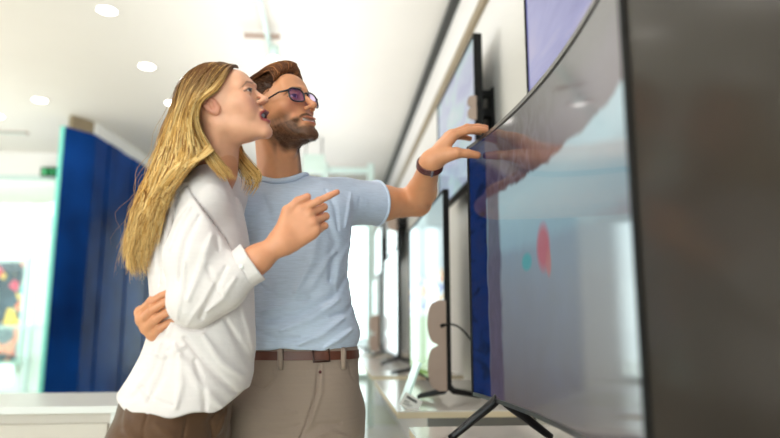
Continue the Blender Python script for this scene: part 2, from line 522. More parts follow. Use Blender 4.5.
# ceiling diffuser slot and exit sign on the left
dv = empty('ceiling_vent', (-3.6, 6.9, H), 'long grey slot vent in the ceiling beyond the left downlights', 'vent')
WMB().box(-4.1, -3.25, 6.85, 6.93, H - 0.012, H).build('frame', M['beige'], dv)
for k in range(3):
    WMB().box(-4.08, -3.27, 6.862 + k * 0.022, 6.870 + k * 0.022, H - 0.016, H - 0.011).build('slat', M['frame'], dv)
es = empty('exit_sign', (at(52, 172, 7.70).x, 7.70, at(52, 172, 7.70).z), 'small green lit exit sign with white running figure and arrows', 'sign')
MB().box(-0.125, 0.125, -0.015, 0.02, -0.055, 0.055).build('sign_box', M['black'], es, bevel=0.004)
MB().box(-0.115, 0.115, -0.020, -0.014, -0.047, 0.047).build('sign_face', emitter('exit_green', rgb(6, 96, 40), 0.9), es)
WS = emitter('exit_white', rgb(120, 235, 160), 0.9)
g = MB()
def arrow(cx, s):
    Mx = Matrix.Translation((cx, -0.022, 0)) @ Matrix.Rotation(PI / 2, 4, 'X')
    g.prism([(s * a, b) for a, b in ((-0.03, -0.008), (0, -0.008), (0, -0.024), (0.03, 0), (0, 0.024), (0, 0.008), (-0.03, 0.008))], Mx, 0.002)
arrow(0.075, 1)
g.build('arrow', WS, es)
g = MB()
g.box(-0.100, -0.060, -0.023, -0.021, -0.035, 0.035)
g.build('door_symbol', WS, es)
g = MB()
Mx = Matrix.Translation((0, -0.022, 0)) @ Matrix.Rotation(PI / 2, 4, 'X')
for q in ([(-0.02, -0.035), (-0.012, -0.035), (0.002, -0.005), (-0.006, -0.002)], [(0.004, -0.012), (0.022, -0.022), (0.026, -0.016), (0.006, 0.0)],
          [(-0.012, 0.0), (0.006, -0.006), (0.012, 0.018), (-0.004, 0.02)], [(-0.022, 0.006), (-0.006, 0.014), (-0.006, 0.02), (-0.026, 0.012)],
          [(0.004, 0.016), (0.022, 0.004), (0.026, 0.009), (0.008, 0.022)], [(0.004, 0.026), (0.012, 0.024), (0.018, 0.03), (0.012, 0.037), (0.004, 0.035)]):
    g.prism(q, Mx, 0.002)
g.build('running_figure', WS, es)

# ------------------------------------------------------------------ white low cabinet, left
cb = empty('low_cabinet', (-1.9, 2.7, 0), 'long white low cabinet in front of the blue panel wall, with recessed beige drawers', 'cabinet')
x1 = at(119, 420, 2.47).x
WMB().box(-4.2, x1, 2.47, 2.95, 0.795, 0.82).build('top', M['white'], cb, bevel=0.003)
WMB().box(-4.19, x1 - 0.005, 2.52, 2.94, 0.0, 0.795).build('body', M['cab'], cb)
WMB().box(x1 - 0.035, x1 - 0.004, 2.485, 2.95, 0.0, 0.795).build('end_panel', M['white'], cb, bevel=0.002)
for k in range(3):
    b_ = x1 - 0.05 - k * 1.08
    WMB().box(b_ - 1.06, b_, 2.50, 2.52, 0.40, 0.755).build('drawer', M['cab'], cb, bevel=0.003)
    WMB().box(b_ - 1.06, b_, 2.50, 2.52, 0.05, 0.39).build('drawer', M['cab'], cb, bevel=0.003)

# ------------------------------------------------------------------ mall scene beyond the left glass
def frame_rect(mb, x0, x1, z0, z1, y, w=0.05, t=0.04):
    mb.box(x0, x1, y, y + t, z0, z0 + w); mb.box(x0, x1, y, y + t, z1 - w, z1)
    mb.box(x0, x0 + w, y, y + t, z0 + w, z1 - w); mb.box(x1 - w, x1, y, y + t, z0 + w, z1 - w)
def poster_mat():
    m, nt, b = nodes_mat('poster_print')
    tc = nt.nodes.new('ShaderNodeTexCoord')
    v = nt.nodes.new('ShaderNodeTexVoronoi'); v.inputs['Scale'].default_value = 6.5
    nt.links.new(tc.outputs['Object'], v.inputs['Vector'])
    sp = nt.nodes.new('ShaderNodeSeparateColor'); nt.links.new(v.outputs['Color'], sp.inputs[0])
    r = ramp(nt, [(0.0, rgb(30, 50, 66)), (0.4, rgb(54, 74, 90)), (0.55, rgb(240, 120, 70)), (0.68, rgb(215, 60, 90)), (0.78, rgb(235, 190, 70)), (0.88, rgb(40, 160, 150))], 'CONSTANT')
    nt.links.new(sp.outputs[0], r.inputs['Fac']); nt.links.new(r.outputs['Color'], b.inputs['Base Color'])
    b.inputs['Roughness'].default_value = 0.4
    return m
PY = 11.0
p0 = at(-40, 362, PY); p1 = at(26, 262, PY)
sf = empty('shop_poster', (p0.x, PY, 0), 'colourful poster behind glass in the shop across the mall, far left', 'poster')
pm = poster_mat()
WMB().box(p0.x, p1.x, PY, PY + 0.03, p0.z, p1.z).build('print', pm, sf)
fb = WMB(); frame_rect(fb, p0.x - 0.05, p1.x + 0.05, p0.z - 0.05, p1.z + 0.05, PY - 0.02, 0.06, 0.06); fb.build('frame', M['frame'], sf)
shp = empty('storefront', ((p0.x + p1.x) / 2, PY + 0.3, 0), 'pale shop front with white framed doorway across the mall', 'storefront')
q0 = at(-60, 392, PY + 0.3); q1 = at(36, 248, PY + 0.3)
fb = WMB(); frame_rect(fb, q0.x, q1.x, 0, q1.z, PY + 0.15, 0.12, 0.1); fb.build('door_frame', M['white'], shp)
WMB().box(-14, q0.x + 0.02, PY + 0.3, PY + 0.4, 0, 5).build('facade', M['white'], shp)
WMB().box(q1.x, -1.9, PY + 0.3, PY + 0.4, 0, 5).build('facade', M['white'], shp)
WMB().box(q0.x, q1.x, PY + 0.3, PY + 0.4, q1.z, 5).build('facade', M['white'], shp)
mf = empty('mall_floor', (-7, 15, 0)); mf['kind'] = 'structure'
WMB().box(-16, -12.1, 7.9, 20, -0.1, 0.0).box(-12, 3, 15, 20, -0.1, 0.0).build('floor_slab', M['floor'], mf)
# railing with glass between shop window and the shop opposite
RY = 9.2
ra = empty('glass_railing', (-5, RY, 0), 'glass railing with metal handrail beyond the left shop window', 'railing')
z_r = at(20, 327, RY).z; 
WMB().box(-9, -2.85, RY - 0.02, RY + 0.02, z_r - 0.02, z_r + 0.02).build('handrail', M['frame'], ra)
for k in range(5):
    WMB().box(-9 + k * 1.23, -9 + k * 1.23 + 1.2, RY - 0.006, RY + 0.006, 0.05, z_r - 0.02).build('glass_panel', M['glass'], ra)
for k in range(6):
    xx = -9 + k * 1.23 - 0.015
    WMB().box(xx, xx + 0.03, RY - 0.02, RY + 0.02, 0.0, z_r - 0.02).build('post', M['frame'], ra)
# escalator side: long white sloping beam
e0 = at(-60, 262, 10.2); e1 = at(64, 226, 10.2)
es2 = empty('escalator', (e0.x, 10.2, 0), 'white sloping escalator side crossing behind the left shop window', 'escalator')
d = e1 - e0
Mx = Matrix.Translation(e0) @ Matrix.Rotation(-math.atan2(d.z, d.x), 4, 'Y')
WMB().box(-0.5, d.length + 0.2, -0.2, 0.2, -0.02, 0.14, Mx).build('side_panel', emitter('escalator_glow', (1, 1, 1, 1), 1.3), es2)  # plain white panel made to glow, no lamp in it
WMB().box(-0.5, d.length + 0.2, -0.22, -0.18, 0.30, 0.34, Mx).build('handrail', M['frame'], es2)
for k in range(4):
    WMB().box(k * 0.6, k * 0.6 + 0.03, -0.215, -0.185, 0.13, 0.31, Mx).build('post', M['frame'], es2)

# faint far shop fittings over the man's shoulder
fz = at(314, 163, 6.8)
bb = empty('hanging_sign', (fz.x, 6.8, fz.z), 'pale green grey hanging sign box beside the man\'s neck', 'sign')
WMB().box(at(303, 163, 6.8).x, at(325, 163, 6.8).x, 6.77, 6.83, at(314, 173, 6.8).z, at(314, 155, 6.8).z).build('box', mat('sign_grey', rgb(190, 206, 196), 0.5, var=0.03), bb)
for xx in (at(306, 150, 6.8).x, at(322, 150, 6.8).x):
    WMB().tube([(xx, 6.8, at(314, 155, 6.8).z), (xx, 6.8, H)], 0.008, 6).build('rod', M['silver'], bb)
pt = empty('portal_frame', (at(371, 180, 7.2).x, 7.2, 0), 'thin grey door portal beyond the man\'s raised arm', 'door frame')
xr = at(372, 180, 7.2).x; xl = at(326, 172, 7.2).x; zt = at(350, 168, 7.2).z
WMB().box(xl, xr, 7.18, 7.22, zt - 0.06, zt).build('lintel', M['frame'], pt)
WMB().box(xr - 0.05, xr + 0.02, 7.17, 7.23, 0, zt + 0.05).build('post', M['frame'], pt)
WMB().box(xl - 0.05, xl + 0.02, 7.17, 7.23, 0, zt + 0.05).build('post', M['frame'], pt)

# ------------------------------------------------------------------ televisions
def tv(label, X, y0, y1, z0, z1, screen, feet=True, curve=0.0, shelf_z=0.82, bracket=False, group=None, name='television', skew=0.0, legw=0.13, inset=0.25, glare=None):
    """screen faces -X; y0 is the near edge; curve pushes the middle away from the viewers"""
    t = empty(name, (X, (y0 + y1) / 2, z0), label, 'television', group)
    L = y1 - y0; n = 28 if curve else 1
    def xs(u):  # u 0 near .. 1 far
        return X + skew * (1 - u) + curve * (1 - (2 * u - 1) ** 2)
    th = 0.02 if feet else 0.035
    # body shell behind, following the curve
    def strip(x_off0, x_off1, za, zb, ya=0.0, yb=1.0):
        v = []; f = []
        for i in range(n + 1):
            u = ya + (yb - ya) * i / n
            y = y0 + L * u
            for xo, z in ((x_off0, za), (x_off0, zb), (x_off1, zb), (x_off1, za)):
                v.append((xs(u) + xo, y, z))
        for i in range(n):
            for k in range(4):
                k2 = (k + 1) % 4
                f.append((i * 4 + k, i * 4 + k2, (i + 1) * 4 + k2, (i + 1) * 4 + k))
        f.append((0, 1, 2, 3)); f.append((n * 4 + 3, n * 4 + 2, n * 4 + 1, n * 4))
        m = WMB(); m.v = v; m.f = f
        return m
    bz = 0.010
    strip(0.004, th, z0, z1).build('back_shell', M['black'], t)
    fr = strip(-0.004, 0.006, z0, z0 + bz); fr2 = strip(-0.004, 0.006, z1 - bz, z1)
    for ua, ub in ((0, 0.010 / L), (1 - 0.010 / L, 1)):
        strip(-0.0045, 0.0065, z0, z1, ua, ub).build('side_bezel', M['black'], t)
    fr.build('bottom_bezel', M['silver'] if curve else M['black'], t); fr2.build('top_bezel', M['silver'] if curve else M['black'], t)
    # screen with uv
    me = bpy.data.meshes.new('screen'); v = []; f = []
    W = wmat(t).inverted()
    for i in range(n + 1):
        u = i / n; y = y0 + bz + (L - 2 * bz) * u
        for z in (z0 + bz, z1 - bz): v.append(tuple(W @ Vector((xs(u), y, z))))
    for i in range(n): f.append((2 * i, 2 * i + 1, 2 * i + 3, 2 * i + 2))
    me.from_pydata(v, [], f); uvl = me.uv_layers.new(name='UVMap')
    for p in me.polygons:
        for li in p.loop_indices:
            vi = me.loops[li].vertex_index
            uvl.data[li].uv = (1 - (vi // 2) / n, vi % 2)      # picture's left side is at the far end
        p.use_smooth = True
    me.materials.append(screen)
    o = bpy.data.objects.new('screen', me); C.objects.link(o); o.parent = t
    if feet:
        for yy in (y0 + inset, y1 - inset):
            xm = xs((yy - y0) / L) + 0.012
            zt_ = z0 + 0.004; zs = shelf_z
            lg = WMB()
            for sgn in (-1, 1):
                lg.tube([(xm, yy, zt_ + 0.012), (xm + sgn * 0.02, yy, zt_ - 0.008), (xm + sgn * legw * 0.9, yy, zs + 0.014), (xm + sgn * legw, yy, zs + 0.007)], [0.013, 0.013, 0.010, 0.007], 10)
            lg.build('leg', M['blackm'], t, smooth=True)
    if bracket:
        br = WMB()
        ym = y0 + 0.16; zm = (z0 + z1) / 2
        br.box(X + th, X + th + 0.02, ym - 0.05, ym + 0.05, zm - 0.14, zm + 0.16)
        br.box(0.735, 0.748, ym - 0.04, ym + 0.04, zm - 0.12, zm + 0.12)
        br.box(X + th, 0.74, ym - 0.025, ym + 0.025, zm - 0.02, zm + 0.02)
        br.box(X + th, 0.74, ym - 0.02, ym + 0.02, zm + 0.08, zm + 0.11)
        br.build('wall_bracket', M['black'], t)
    return t

SZ = 0.82
tv('big curved television in the foreground whose top edge the man touches', 0.40, 0.80, 1.84, 0.915, 1.64, M['s_reflect'], curve=0.045, skew=0.0, legw=0.135, inset=0.16)
tv('dark switched-off television at the right edge of the photo, nearest the camera', 0.345, -0.60, 0.70, 0.90, 1.66, M['off'], shelf_z=SZ, inset=0.2)
tv('second standing television along the row, showing a green pitch', 0.45, 2.55, 3.75, 0.855, 1.66, M['s_foot'], legw=0.125, inset=0.025)
tv('third standing television along the row, behind the green pitch one', 0.46, 4.54, 5.7, 0.87, 1.66, M['s_bright'], legw=0.13, inset=0.03)
tv('fourth standing television along the row, thin dark edge near the man\'s shirt', 0.46, 6.38, 7.5, 0.87, 1.60, M['s_bright'], inset=0.13)
tv('farthest standing television at the end of the row, just beside the man', 0.40, 8.3, 9.4, 0.87, 1.50, M['s_bright'], inset=0.13)
ug = 'televisions mounted on the wall'
tv('wall television with a blue sky picture, just above the man\'s raised hand', 0.63, 2.72, 3.75, 1.77, 2.43, M['s_sky'], feet=False, bracket=True, group=ug)
tv('wall television with a lilac picture, behind the big curved screen', 0.63, 0.80, 1.96, 1.77, 2.43, M['s_lilac'], feet=False, bracket=True, group=ug)
tv('wall television with bracket, third along, over the standing third set', 0.63, 6.3, 7.4, 1.77, 2.43, M['s_bright'], feet=False, bracket=True, group=ug)
tv('farthest wall television, small above the row near the man\'s sleeve', 0.63, 8.4, 9.5, 1.77, 2.43, M['s_bright'], feet=False, bracket=True, group=ug)

# shelves
sg = 'wall shelves under the televisions'
for (a, b, lab) in ((-0.9, 1.91, 'nearest wall shelf, under the big curved television'), (2.24, 3.45, 'second wall shelf, under the green pitch television, with a price card'),
                    (3.70, 5.75, 'third wall shelf along the row'), (6.0, 7.6, 'fourth wall shelf along the row'), (7.9, 9.8, 'farthest wall shelf along the row')):
    s = empty('wall_shelf', (0.5, (a + b) / 2, SZ - 0.024), lab, 'shelf', sg)
    xl_ = 0.225
    WMB().box(xl_, 0.75, a, b, SZ - 0.004, SZ).build('top_surface', M['shelf'], s)
    WMB().box(xl_ + 0.001, 0.75, a + 0.001, b - 0.001, SZ - 0.024, SZ - 0.004).build('board', M['shelfedge'], s, bevel=0.002)
    for yy in (a + 0.15, b - 0.15):
        WMB().box(0.35, 0.75, yy - 0.015, yy + 0.015, SZ - 0.09, SZ - 0.024).build('support', M['silver'], s)

# beige double lobed cards at the sets' near edges
def lobes(label, X1, y, z0, h, w, depth=0.012, cable=False):
    o = empty('display_card', (X1 - w / 2, y, z0), label, 'card', 'beige double-lobed cards beside the televisions')
    pts = [(w, 0), (w, h)]
    k = 14
    for i in range(k + 1):
        a = i / k
        z = h * (1 - a * 0.5); pts.append((w - w * (0.42 + 0.58 * math.sqrt(max(0, 1 - (2 * a - 1) ** 2) ** 0.8)), z))
    for i in range(1, k + 1):
        a = i / k
        z = h * (0.5 - a * 0.5); pts.append((w - w * (0.42 + 0.58 * math.sqrt(max(0, 1 - (2 * a - 1) ** 2) ** 0.8)) , z))
    Mx = Matrix.Translation((-w / 2, 0, 0)) @ Matrix.Rotation(PI / 2, 4, 'X')
    MB().prism(pts, Mx, depth).build('panel', M['beige'], o)
    return o
lobes('large beige double-lobed card beside the green pitch television', 0.448, 2.535, 0.855, 0.35, 0.074)
lobes('beige double-lobed card beside the fourth standing television', 0.458, 6.35, 0.83, 0.36, 0.10)
for y_, l_ in ((2.70, 'small beige card at the edge of the sky television by its bracket'), (6.28, 'small beige card at the edge of the third wall television')):
    lobes(l_, 0.628, y_, 2.01, 0.11 if y_ < 3 else 0.38, 0.04 if y_ < 3 else 0.10)
# cable from the big lobe card
cc = WMB()
pts = []
c0, c1, c2, c3 = at(441, 326, 2.47), at(455, 321, 2.50), at(463, 327, 2.52), at(474, 345, 2.54)
for i in range(17):
    t_ = i / 16
    pts.append(c0 * (1 - t_) ** 3 + c1 * 3 * t_ * (1 - t_) ** 2 + c2 * 3 * t_ ** 2 * (1 - t_) + c3 * t_ ** 3)
cc.tube(pts, [0.0075] * 2 + [0.004] * 15, 8)
tag(cc.build('power_cable', M['black'], smooth=True), 'thin black cable leaving the beige card behind the green pitch television', 'cable')

# price card in a clear leaning holder
b0 = at(404, 409, 2.33); b1 = at(420, 364, 2.33)
ph = empty('price_card_holder', (b0.x, 2.33, SZ), 'leaning clear acrylic card holder with a white price label on the second shelf', 'price holder')
d = (b1 - b0); ang = math.atan2(d.x, d.z)
Mx = Matrix.Translation((b0.x, 2.33, SZ + 0.001)) @ Matrix.Rotation(ang, 4, 'Y')
WMB().box(-0.003, 0.005, -0.02, 0.14, 0.0, d.length, Mx).build('acrylic_panel', mat('acrylic', rgb(214, 244, 238), 0.15, spec=0.7, var=0.02), ph, bevel=0.001)
lc = at(410.5, 404.5, 2.30)
Mx = Matrix.Translation((lc.x, 2.295, lc.z + 0.006)) @ Matrix.Rotation(math.radians(30), 4, 'Y')
WMB().box(-0.034, 0.034, -0.001, 0.001, -0.024, 0.024, Mx).build('price_label', M['white'], ph)
tx = WMB()
for k in range(9):
    tx.box(-0.022 + k * 0.0045, -0.0185 + k * 0.0045, -0.0018, -0.001, 0.008, 0.017, Mx)
for (zz, ln) in ((-0.001, 0.02), (-0.007, 0.034), (-0.013, 0.028)):
    tx.box(-0.024, -0.024 + ln, -0.0016, -0.001, zz - 0.001, zz + 0.001, Mx)
tx.build('label_print', M['black'], ph)

# ------------------------------------------------------------------ light
w = bpy.data.worlds.new('world'); sc.world = w; w.use_nodes = True
bg = w.node_tree.nodes['Background']; bg.inputs['Color'].default_value = (0.90, 0.97, 1.0, 1); bg.inputs['Strength'].default_value = 3.4
def area(name, loc, target, size, power, col, shape='RECTANGLE', sy=None):
    l = bpy.data.lights.new(name, 'AREA'); l.shape = shape; l.size = size; l.size_y = sy or size
    l.energy = power; l.color = col
    o = bpy.data.objects.new(name, l); C.objects.link(o); o.location = loc
    o.rotation_euler = (Vector(target) - Vector(loc)).to_track_quat('-Z', 'Y').to_euler()
    return o
# unseen area lamps added as daylight fill, from behind and from the left
area('daylight_fill_behind', (-2.2, -3.2, 1.7), (-0.6, 3.0, 1.5), 4.0, 80, (1.0, 0.97, 0.94), sy=2.2)
area('daylight_fill_left', (-8.0, 3.0, 1.6), (0, 2.4, 1.5), 4.5, 120, (1.0, 0.97, 0.93), sy=2.4)
# unseen upward lamps added to brighten the ceiling over cabinet and aisle
area('ceiling_fill_cabinet', (-3.6, 4.0, 1.75), (-3.5, 4.0, 3), 3.0, 30, (1.0, 0.94, 0.88), sy=3.0)
area('ceiling_fill_aisle', (-0.3, 4.2, 2.2), (-0.3, 4.2, 3), 1.0, 60, (0.94, 0.97, 1.0), sy=8.0)

def spotl(name, loc, target, power, ang, col, soft=0.05):
    l = bpy.data.lights.new(name, 'SPOT'); l.energy = power; l.color = col; l.spot_size = math.radians(ang); l.spot_blend = 0.5; l.shadow_soft_size = soft
    o = bpy.data.objects.new(name, l); C.objects.link(o); o.location = loc
    o.rotation_euler = (Vector(target) - Vector(loc)).to_track_quat('-Z', 'Y').to_euler()
area('mall_fill', (-5.5, 8.6, 2.7), (-5.3, 11.2, 1.2), 5.0, 190, (0.93, 1.0, 0.97), sy=0.8)  # unseen lamp added to brighten the facade beyond the left glass
area('ceiling_fill_front', (-4.2, 6.4, 1.9), (-4.2, 6.6, 3), 3.0, 26, (0.95, 1.0, 0.97), sy=1.6)  # another added upward lamp, for the ceiling by the left shop front
spotl('highlight_spot_front', (-1.3, 0.2, 3.0), (-0.15, 1.6, 1.4), 60, 42, (1.0, 0.93, 0.84))  # unseen spot added to put highlights on the couple
spotl('rim_spot_back', (-1.5, 2.9, 3.0), (-0.25, 1.6, 1.5), 46, 45, (1.0, 0.95, 0.88))  # unseen spot added behind the couple for rim highlights
sc.view_settings.view_transform = 'Standard'
sc.view_settings.look = 'None'
sc.view_settings.gamma = 1
sc.view_settings.exposure = 0.0
sc.cycles.use_denoising = True
sc.cycles.max_bounces = 8
sc.cycles.sample_clamp_indirect = 6
# ================================================================== implicit modelling kit
def V3(*a): return np.array(a[0] if len(a) == 1 else a, dtype=np.float64)
def A(px, py, Y): return np.array(at(px, py, Y))
def nrmz(v): return v / np.linalg.norm(v)
def cap(p, a, b, ra, rb):
    ab = b - a; t = np.clip(((p - a) @ ab) / max(ab @ ab, 1e-12), 0, 1)
    return np.linalg.norm(p - a - t[:, None] * ab, axis=1) - (ra + (rb - ra) * t)
def ell(p, c, r, R=None):
    q = p - c
    if R is not None: q = q @ R
    r = np.asarray(r); k0 = np.linalg.norm(q / r, axis=1); k1 = np.linalg.norm(q / (r * r), axis=1)
    return k0 * (k0 - 1) / np.maximum(k1, 1e-9)
def sph(p, c, r): return np.linalg.norm(p - c, axis=1) - r
def smin(a, b, k):
    h = np.clip(0.5 + 0.5 * (b - a) / k, 0, 1)
    return b + (a - b) * h - k * h * (1 - h)
def smax(a, b, k): return -smin(-a, -b, k)
def chain(p, pts, rs, k=0.0):
    d = None
    for i in range(len(pts) - 1):
        e = cap(p, pts[i], pts[i + 1], rs[i], rs[i + 1])
        d = e if d is None else (smin(d, e, k) if k else np.minimum(d, e))
    return d
def sstep(a, b, x):
    t = np.clip((x - a) / (b - a), 0, 1); return t * t * (3 - 2 * t)

def surfnets(sdf, lo, hi, h, blk=10):
    lo = np.asarray(lo, float); hi = np.asarray(hi, float)
    n = np.ceil((hi - lo) / h).astype(int) + 1
    n = ((n + blk - 1) // blk) * blk
    G = np.ones(n, dtype=np.float32)
    nb = n // blk
    bi = np.stack(np.meshgrid(*[np.arange(k) for k in nb], indexing='ij'), -1).reshape(-1, 3)
    cen = lo + (bi * blk + (blk - 1) / 2) * h
    R = blk * h * 0.87
    dc = np.concatenate([sdf(cen[i:i + 40000]) for i in range(0, len(cen), 40000)])
    near = np.abs(dc) < R * 1.7 + 0.006
    off = np.stack(np.meshgrid(*[np.arange(blk)] * 3, indexing='ij'), -1).reshape(-1, 3)
    for b in bi[(~near) & (dc < 0)]:
        G[b[0]*blk:(b[0]+1)*blk, b[1]*blk:(b[1]+1)*blk, b[2]*blk:(b[2]+1)*blk] = -1
    nbk = bi[near]
    CH = 80
    for i in range(0, len(nbk), CH):
        bb = nbk[i:i + CH]
        idx = (bb[:, None, :] * blk + off[None]).reshape(-1, 3)
        G[idx[:, 0], idx[:, 1], idx[:, 2]] = sdf(lo + idx * h)
    S = G < 0
    c = [G[i:n[0]-1+i, j:n[1]-1+j, k:n[2]-1+k] for i in (0, 1) for j in (0, 1) for k in (0, 1)]
    sg = sum((x < 0).astype(np.int8) for x in c)
    act = (sg > 0) & (sg < 8)
    ci = np.argwhere(act)
    cv = np.stack([x[act] for x in c], 1)
    corners = np.array([(i, j, k) for i in (0, 1) for j in (0, 1) for k in (0, 1)], float)
    acc = np.zeros((len(ci), 3)); cnt = np.zeros(len(ci))
    for a in range(8):
        for b in range(a + 1, 8):
            if np.abs(corners[a] - corners[b]).sum() != 1: continue
            m = (cv[:, a] < 0) != (cv[:, b] < 0)
            t = cv[m, a] / (cv[m, a] - cv[m, b])
            acc[m] += corners[a] + t[:, None] * (corners[b] - corners[a]); cnt[m] += 1
    V = lo + (ci + acc / cnt[:, None]) * h
    ID = -np.ones(act.shape, dtype=np.int64); ID[act] = np.arange(len(ci))
    F = []
    for ax in range(3):
        a1, a2 = (ax + 1) % 3, (ax + 2) % 3
        s0 = [slice(None)] * 3; s1 = [slice(None)] * 3
        s0[ax] = slice(0, n[ax] - 1); s1[ax] = slice(1, n[ax])
        e = np.argwhere(S[tuple(s0)] != S[tuple(s1)])
        ok = (e[:, a1] > 0) & (e[:, a2] > 0) & (e[:, a1] < n[a1] - 1) & (e[:, a2] < n[a2] - 1)
        e = e[ok]
        ins = S[e[:, 0], e[:, 1], e[:, 2]]
        q = []
        for d1, d2 in ((-1, -1), (0, -1), (0, 0), (-1, 0)):
            c_ = e.copy(); c_[:, a1] += d1; c_[:, a2] += d2
            q.append(ID[c_[:, 0], c_[:, 1], c_[:, 2]])
        q = np.stack(q, 1)
        q[~ins] = q[~ins][:, ::-1]
        F.append(q)
    F = np.concatenate(F); F = F[(F >= 0).all(1)]
    return V, F

def join(parts):
    Vs, Fs, n = [], [], 0
    for V, F in parts:
        Vs.append(V); Fs.append(F + n); n += len(V)
    return np.concatenate(Vs), np.concatenate(Fs)

def fnoise(p, s, seed=0):
    r = np.random.default_rng(seed); out = np.zeros(len(p))
    for i in range(5):
        k = r.normal(size=3); k = k / np.linalg.norm(k) * s * (1 + i * 0.45)
        k2 = r.normal(size=3); k2 = k2 / np.linalg.norm(k2) * s * 0.6
        out += np.sin(p @ k + r.uniform(0, 6) + 1.4 * np.sin(p @ k2 + r.uniform(0, 6))) / (1 + i * 0.5)
    return out / 3

# ------------------------------------------------------------------ heads
class Head:
    def __init__(s, c, theta, phi, roll, scale, male):
        th, ph = math.radians(theta), math.radians(phi)
        f = np.array([math.cos(ph) * math.sin(th), -math.cos(ph) * math.cos(th), math.sin(ph)])
        r = nrmz(np.cross(f, [0, 0, 1])); u = np.cross(r, f)
        a = math.radians(roll); r, u = r * math.cos(a) + u * math.sin(a), u * math.cos(a) - r * math.sin(a)
        s.c, s.R, s.s, s.male = np.asarray(c), np.stack([r, f, u], 1), scale, male   # columns: right, forward, up
    def loc(s, p): return ((p - s.c) @ s.R) / s.s
    def wld(s, q): return (np.asarray(q, float) * s.s) @ s.R.T + s.c
    def sdf(s, p):
        q = s.loc(p); m = s.male
        x = np.abs(q[:, 0]); Q = np.stack([x, q[:, 1], q[:, 2]], 1)
        d = ell(q, V3(0, -.018, .032), (.076, .095, .083))
        d = smin(d, ell(q, V3(0, .022, -.015), (.063, .066, .082)), .03)
        d = smin(d, ell(q, V3(0, .038, -.066), (.050 if m else .043, .048, .042 if m else .039)), .025)
        # jaw angle and chin
        d = smin(d, cap(Q, V3(.050 if m else .044, .000, -.055), V3(.016, .083 if m else .078, -.099), .016 if m else .013, .012), .022)
        d = smin(d, ell(q, V3(0, .087 if m else .080, -.098), (.020 if m else .015, .016, .016)), .016)
        # cheeks, brow, temples
        d = smin(d, ell(Q, V3(.043, .056, -.016), (.020, .022, .018)), .02)
        if not m: d = smin(d, ell(Q, V3(.036, .066, -.036), (.018, .018, .022)), .02)
        d = smin(d, cap(Q, V3(.010, .091, .026), V3(.042, .072, .026), .011 if m else .0055, .009 if m else .007), .014)
        d = smin(d, ell(q, V3(0, .066, .050) if m else V3(0, .063, .040), (.050, .026, .036) if m else (.048, .024, .032)), .02)
        # eye sockets
        d = smax(d, -ell(Q, V3(.031, .100, .006), (.018, .016, .0115)), .012)
        # muzzle
        d = smin(d, ell(q, V3(0, .076, -.060), (.028, .024, .024)), .014)
        # eyeball
        d = smin(d, sph(Q, V3(.031, .0760, .006), .0128), .003)
        # upper lid fold
        d = smin(d, cap(Q, V3(.020, .0880, .0125), V3(.043, .0800, .0115), .0036, .0036), .004)
        # nose
        nt = V3(0, .1175, -.0275) if m else V3(0, .1080, -.0205)
        d = smin(d, cap(q, V3(0, .090 if m else .085, .016), nt, .0065 if m else .0050, .0088 if m else .0064), .011 if m else .009)
        d = smin(d, sph(q, nt, .0098 if m else .0074), .005)
        d = smin(d, ell(Q, V3(.0125 if m else .0095, nt[1] - (.0145 if m else .0120), nt[2] - (.005 if m else .002)), (.0060, .0086, .0056) if m else (.0055, .0078, .0050)), .008)
        d = smax(d, -ell(Q, V3(.0065, nt[1] - .010, nt[2] - .0125), (.0036, .0055, .0042)), .003)
        # mouth
        if m:
            zc = -.064 + 5.5 * x * x
            d = smin(d, ell(Q, V3(.010, .0965, -.0575), (.018, .0075, .0040)), .006)
            d = smin(d, ell(q, V3(0, .0955, -.0715), (.022, .0080, .0045)), .006)
            g = np.maximum(np.abs(q[:, 2] - zc) - .0036, x - .0270)
            g = np.maximum(g, .0905 - q[:, 1])
            d = smax(d, -g, .003)
            d = smin(d, ell(Q, V3(.034, .076, -.054), (.009, .010, .010)), .010)      # smile fold
        else:
            d = smin(d, ell(Q, V3(.008, .0965, -.0500), (.0170, .0070, .0042)), .005)
            d = smin(d, ell(q, V3(0, .0925, -.0745), (.0185, .0080, .0054)), .005)
            d = smin(d, ell(Q, V3(.0245, .0800, -.0620), (.0050, .0060, .0080)), .006)
            d = smax(d, -ell(q, V3(0, .0990, -.0620), (.0240, .0280, .0098)), .002)
            d = np.minimum(d, ell(q, V3(0, .0800, -.0555), (.0200, .0110, .0046)))      # teeth
        # ear
        ce = V3(.0740, -.010, -.004)
        e = ell(Q, ce, (.0085, .0175, .0300), R=EAR)
        e = smax(e, -ell(Q, ce + V3(.0085, .001, .002), (.0085, .0105, .0190), R=EAR), .003)
        e = smin(e, sph(Q, ce + V3(.002, .012, -.003), .0052), .004)
        e = smin(e, cap(Q, ce + V3(.0035, -.004, .012), ce + V3(.0035, -.003, -.012), .0028, .0028), .004)
        d = smin(d, e, .005)
        return d * s.s
    def color(s, p, base, lip, hairc):
        q = s.loc(p); m = s.male; x = np.abs(q[:, 0]); y = q[:, 1]; z = q[:, 2]
        col = np.tile(np.array(base), (len(p), 1))
        def mix(w, c):
            w = (w)[:, None]
            return col * (1 - w) + np.array(c) * w
        front = sstep(.03, .06, y)
        # blush
        col = mix(.30 * np.exp(-((x - .045) ** 2 / .0004 + (z + .025) ** 2 / .0005)) * front, lip)
        col = mix(.25 * np.exp(-((x / .014) ** 2 + ((z + .026) / .014) ** 2)) * sstep(.10, .108, y), lip)
        # brows
        bz = (.0255 if m else .0275) + .10 * (x - .016) - 3.2 * np.maximum(x - .034, 0) ** 1.3
        th = (.0048 if m else .0030) * (1 - .5 * sstep(.030, .050, x))
        w = sstep(1.25, .75, np.abs(z - bz) / th) * sstep(.010, .016, x) * sstep(.054, .046, x) * front
        col = mix(w * (.9 if m else .65), hairc)
